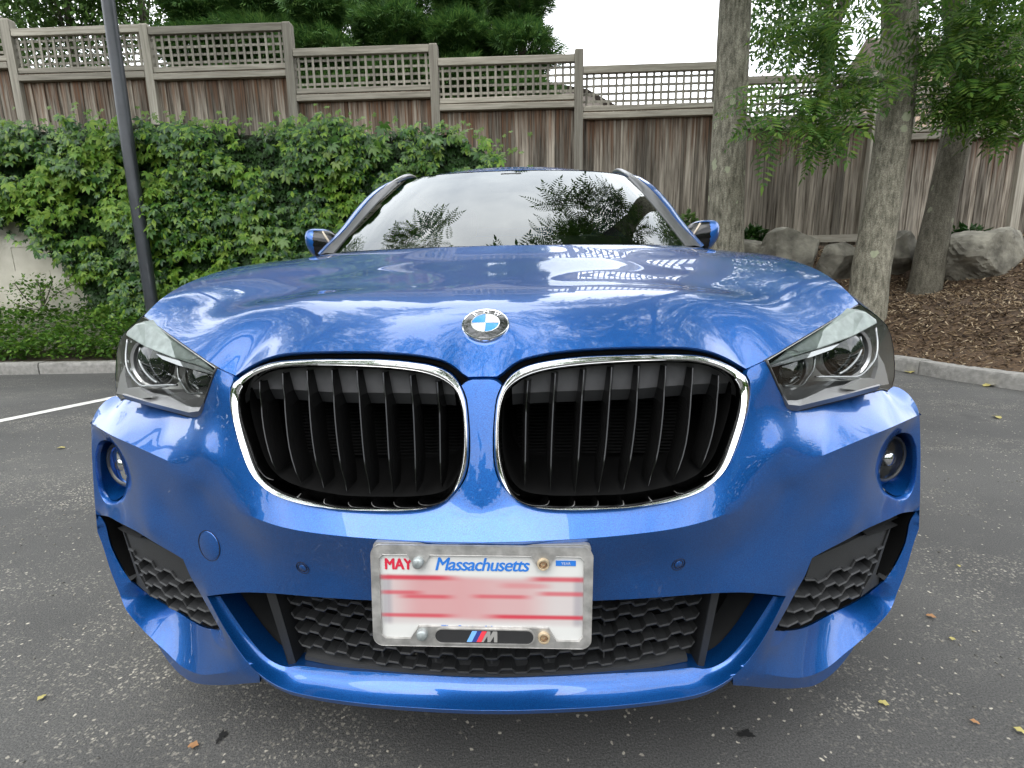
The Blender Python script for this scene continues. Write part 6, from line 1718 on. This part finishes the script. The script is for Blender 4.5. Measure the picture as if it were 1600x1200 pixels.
def hedge_leaves(q, depth, s0, s1):
    n_ = len(q); P = np.stack([q[:, 0], np.minimum(6.0, hedge_y(q[:, 0], q[:, 1]) + depth), q[:, 1]], 1)
    # the leaf blade hangs: its length points down and outwards, its face looks out and up
    nrm = np.stack([rng.normal(0, .35, n_), -1 + 0 * q[:, 0], rng.normal(.55, .35, n_)], 1); nrm /= np.linalg.norm(nrm, axis=1)[:, None]
    d = np.stack([rng.normal(0, .55, n_), -.25 + rng.normal(0, .2, n_), -1 + rng.normal(0, .35, n_)], 1); d -= nrm * (d * nrm).sum(1)[:, None]; d /= np.linalg.norm(d, axis=1)[:, None]
    return P, d, np.cross(nrm, d), nrm, rng.uniform(s0, s1, n_)
area = (hi - lo).prod()
q = sample_hedge(10500); q = q[(vnoise(q[:, 0] + 20, q[:, 1] + 9, 3.4, 13) * .6 + vnoise(q[:, 0] + 20, q[:, 1] + 9, 6.5, 15) * .4) > .34]; P, X, Y, Z, S = hedge_leaves(q, rng.normal(-.03, .07, len(q)), .045, .122)
NV = 300
# nearest, largest leaves are parts of their own
scr = np.array([proj(p_) for p_ in P]); vis = (scr[:, 0] > 0) & (scr[:, 0] < 780) & (scr[:, 1] > 180) & (scr[:, 1] < 480) & ((scr[:, 1] < 395) | (scr[:, 0] < 215))
order = np.argsort(-(S / np.linalg.norm(P - CAM, axis=1)) * vis); pick = order[:NV]; rest = order[NV:]
young = (vnoise(P[:, 0] + 31, P[:, 2] + 5, 1.7, 17) * .65 + vnoise(P[:, 0] + 31, P[:, 2] + 5, 5, 18) * .35)[rest] > .60
YOUNG = island_mat('young_creeper_leaf', [(.085, .20, .022), (.14, .27, .028), (.22, .33, .04)], .45, .35, .3)
for nm_, mt_, rr_ in (('foliage', CREEP, rest[~young]), ('young_foliage', YOUNG, rest[young])):
    V, F = stamp(PV, PFt, P[rr_], X[rr_], Y[rr_], Z[rr_], S[rr_]); V = V - [-3, 5.9, 0]
    tag(place(nm_, mesh_np(nm_, V, F, mt_), hedge), kind='stuff')
def leaf_obj_mat():
    m, n, l, b = mat_new('creeper_single_leaf'); b.inputs['Roughness'].default_value = .38
    oi = n.new('ShaderNodeObjectInfo'); r = n.new('ShaderNodeValToRGB'); el = r.color_ramp.elements
    for i, c in enumerate([(.032, .098, .014), (.055, .140, .018), (.095, .19, .026), (.17, .255, .035)]):
        e = el[i] if i < 2 else el.new(i / 3.0)
        e.position = i / 3.0; e.color = (*c, 1)
    l.new(oi.outputs['Random'], r.inputs['Fac']); l.new(r.outputs['Color'], b.inputs['Base Color'])
    tr = n.new('ShaderNodeBsdfTranslucent'); mx_ = n.new('ShaderNodeMixShader'); mx_.inputs['Fac'].default_value = .25; l.new(r.outputs['Color'], tr.inputs['Color']); l.new(b.outputs['BSDF'], mx_.inputs[1]); l.new(tr.outputs['BSDF'], mx_.inputs[2]); l.new(mx_.outputs['Shader'], n['Material Output'].inputs['Surface'])
    return m
lm = mesh_np('leaf', PV, PFt, leaf_obj_mat())
for i in pick:
    M = Matrix.Identity(4); s_ = S[i]; o = place('leaf', lm, hedge)
    for a in range(3): M[a][0], M[a][1], M[a][2], M[a][3] = X[i][a] * s_, Y[i][a] * s_, Z[i][a] * s_, (P[i] - [-3, 5.9, 0])[a]
    o.matrix_local = M
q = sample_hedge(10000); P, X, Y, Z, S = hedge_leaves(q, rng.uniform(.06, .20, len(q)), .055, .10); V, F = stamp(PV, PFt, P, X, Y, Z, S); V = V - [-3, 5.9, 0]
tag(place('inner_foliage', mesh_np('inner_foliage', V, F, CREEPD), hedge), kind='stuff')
# young shoots standing above the top line
q = []
for x, z in HPOLY[1:17]:
    for k in range(14): q.append((x + rng.normal(0, .22), z + abs(rng.normal(0, .07))))
q = np.array(q); P, X, Y, Z, S = hedge_leaves(q, rng.normal(0, .08, len(q)), .035, .075); V, F = stamp(PV, PFt, P, X, Y, Z, S); V = V - [-3, 5.9, 0]
tag(place('young_shoots', mesh_np('young_shoots', V, F, island_mat('young_leaf', [(.09, .17, .03), (.15, .23, .05)], .4, .3)), hedge), kind='stuff')
# dark sheet behind the leaves: stems, with the hedge's inner shade in its colour
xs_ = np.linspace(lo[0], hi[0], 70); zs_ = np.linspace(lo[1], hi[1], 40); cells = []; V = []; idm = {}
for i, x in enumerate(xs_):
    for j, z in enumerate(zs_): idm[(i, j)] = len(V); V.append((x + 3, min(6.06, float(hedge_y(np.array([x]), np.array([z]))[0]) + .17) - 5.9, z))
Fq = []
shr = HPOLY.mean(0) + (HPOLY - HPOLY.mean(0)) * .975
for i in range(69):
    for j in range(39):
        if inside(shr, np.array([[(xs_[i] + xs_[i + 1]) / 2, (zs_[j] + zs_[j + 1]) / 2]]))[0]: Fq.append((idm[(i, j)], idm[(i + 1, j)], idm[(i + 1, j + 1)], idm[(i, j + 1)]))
obj('shaded_stem_mat', V, Fq, pmat('shaded_vine_stems', (.012, .016, .007), .95, col2=(.03, .035, .015), vscale=20, bump=.8, bscale=40), hedge, True)

# ---- ground cover behind the left kerb
GC = island_mat('ground_cover_leaf', [(.042, .115, .016), (.070, .165, .022), (.11, .22, .032), (.17, .28, .04)], .5, .35)
N = 21000
gx_ = rng.uniform(-11, -2.2, N); t_ = rng.random(N); gy_ = 5.40 + .62 * t_
top_ = .24 + .50 * t_ ** 1.3 + .16 * (vnoise(gx_ + 30, gy_ * 2, 2.6, 21) - .4) + .10 * (vnoise(gx_ + 30, gy_ * 3, 7, 22) - .5)
gz_ = .14 + (top_ - .02) * (1 - rng.random(N) ** 2.2 * .9)
P = np.stack([gx_, gy_, gz_], 1); d = np.stack([rng.normal(0, .7, N), rng.normal(-.5, .5, N), rng.normal(.1, .5, N)], 1); X, Y, Z = rot_frames(N, d)
V, F = stamp(LT_[0] * [1, 1.35, 1], LT_[1], P, X, Y, Z, rng.uniform(.035, .075, N)); tag(place('ground_cover', mesh_np('ground_cover', V, F, GC)), kind='stuff')
# a few taller sprigs in front of the wall
def shrub(px, py, Y, r, n_, label, mat, grp, lsize=(.05, .09), z_to=None):
    c = PY(px, py, Y); t = empty('shrub'); tag(t, label, 'shrub', grp)
    P, v = blob(c, r, n_, .25); d = v + rng.normal(size=v.shape) * .6; X, Y_, Z = rot_frames(n_, d); V, F = stamp(LT_[0] * [1, 1.3, 1], LT_[1], P, X, Y_, Z, rng.uniform(*lsize, n_)); ob = place('foliage', mesh_np('foliage', V, F, mat), t); tag(ob, kind='stuff')
    m = MB()
    for k in range(7):
        e_ = P[rng.integers(0, n_)]; b_ = c - [0, 0, r[2] * 1.1]; m.tube(catmull([b_, (b_ + e_) / 2 + rng.normal(0, .03, 3), e_], .06), .006, 5)
    m.build('stem', BARKD, t, True)
shrub(60, 455, 5.85, (.55, .14, .22), 420, 'spindly sprigs in front of the bare concrete patch on the left', GC, None, (.03, .06))
shrub(1178, 375, 6.95, (.16, .16, .20), 420, 'small dark green shrub just right of the first tree trunk', CREEPD, None, (.06, .11))
shrub(1508, 366, 6.6, (.30, .14, .07), 160, 'low leafy plant growing on top of the largest boulder', CREEPD, None, (.08, .14))
shrub(1075, 345, 7.25, (.14, .12, .14), 120, 'small yellow green plant at the fence foot above the mirror', BROADL, None, (.06, .10))
shrub(1600, 385, 7.1, (.16, .14, .12), 110, 'dark leafy plant beside the fence at the right edge', CREEPD, None, (.08, .12))

# ---- houses beyond
ROOFM = pmat('brown_shingle', (.085, .065, .05), .9, var=.3, vscale=12, bump=.4, bscale=20); HWALL = pmat('grey_house_wall', (.16, .14, .12), .8)
SIDING = pmat('tan_clapboard', (.42, .31, .23), .7, var=.1, vscale=3)
h1 = empty('house', (0, 0, 0)); tag(h1, 'house with a brown sloping roof seen through the lattice beside the tall post', 'house', None)
r0, r1, r2 = PY(880, 132, 24), PY(918, 141, 24), PY(962, 164, 24)
m = MB(); m.add([r0, r1 + [0, 0, .05], r2, r0 + [0, 6, 0], r1 + [0, 6, .05], r2 + [0, 6, 0], r0 - [3, 0, -.0], r0 + [-3, 6, 0]], [(0, 1, 4, 3), (1, 2, 5, 4), (6, 0, 3, 7)]); m.build('roof', ROOFM, h1)
m = MB(); zb = 1.5; w0, w1 = r0[0] - 3, r2[0] - .35
m.add([(w0, 24.2, zb), (w1, 24.2, zb), (w1, 24.2, r2[2] - .05), (r1[0], 24.2, r1[2] - .05), (w0, 24.2, r0[2] - .05), (w1, 29.8, zb), (w1, 29.8, r2[2] - .05)], [(0, 1, 2, 3, 4), (1, 5, 6, 2)]); m.build('wall', HWALL, h1)
h2 = empty('house', (0, 0, 0)); tag(h2, 'tan clapboard house glimpsed behind the leaves at the far right', 'house', None)
pa = PY(1436, 170, 15); pz = PY(1436, 95, 15)
m = MB(); k = 0
zz = 1.5
while zz < pz[2]:
    m.box((pa[0] + 2.5, 15.1 - .008 * 0, zz + .07), (5.0, .06, .138), Matrix.Rotation(R_(4), 4, 'X')); zz += .14
tag(m.build('clapboard', SIDING, h2), kind='stuff')
m = MB(); m.box((pa[0] + 2.55, 17.1, (1.5 + pz[2]) / 2), (4.9, 3.9, pz[2] - 1.5)); m.build('wall', SIDING, h2)
m = MB(); m.add([(pa[0] - .3, 14.7, pz[2]), (pa[0] + 5.4, 14.7, pz[2]), (pa[0] + 5.4, 17.2, pz[2] + 1.5), (pa[0] - .3, 17.2, pz[2] + 1.5), (pa[0] + 5.4, 19.6, pz[2]), (pa[0] - .3, 19.6, pz[2])], [(0, 1, 2, 3), (3, 2, 4, 5), (0, 3, 5), (1, 4, 2)]); m.build('roof', ROOFM, h2)

# ---- the wooded edge of the lot behind the camera, mirrored in paint and lamps
N = 20000
a = rng.uniform(-1.95, 1.95, N) ; rr_ = 15 + rng.normal(0, 1.2, N); hx = np.sin(a) * rr_; hy = -np.cos(a) * rr_ ; hz_ = rng.random(N) ** .8 * (3.6 + 1.8 * (vnoise(hx + 50, hx * 0 + 3, .45, 31)))
P = np.stack([hx, hy, hz_], 1); d = rng.normal(size=(N, 3)); X, Y, Z = rot_frames(N, d); V, F = stamp(LT_[0] * [1, 1.3, 1], LT_[1], P, X, Y, Z, rng.uniform(.4, .8, N))
tag(place('far_woods', mesh_np('far_woods', V, F, LOCUSTD)), kind='stuff')
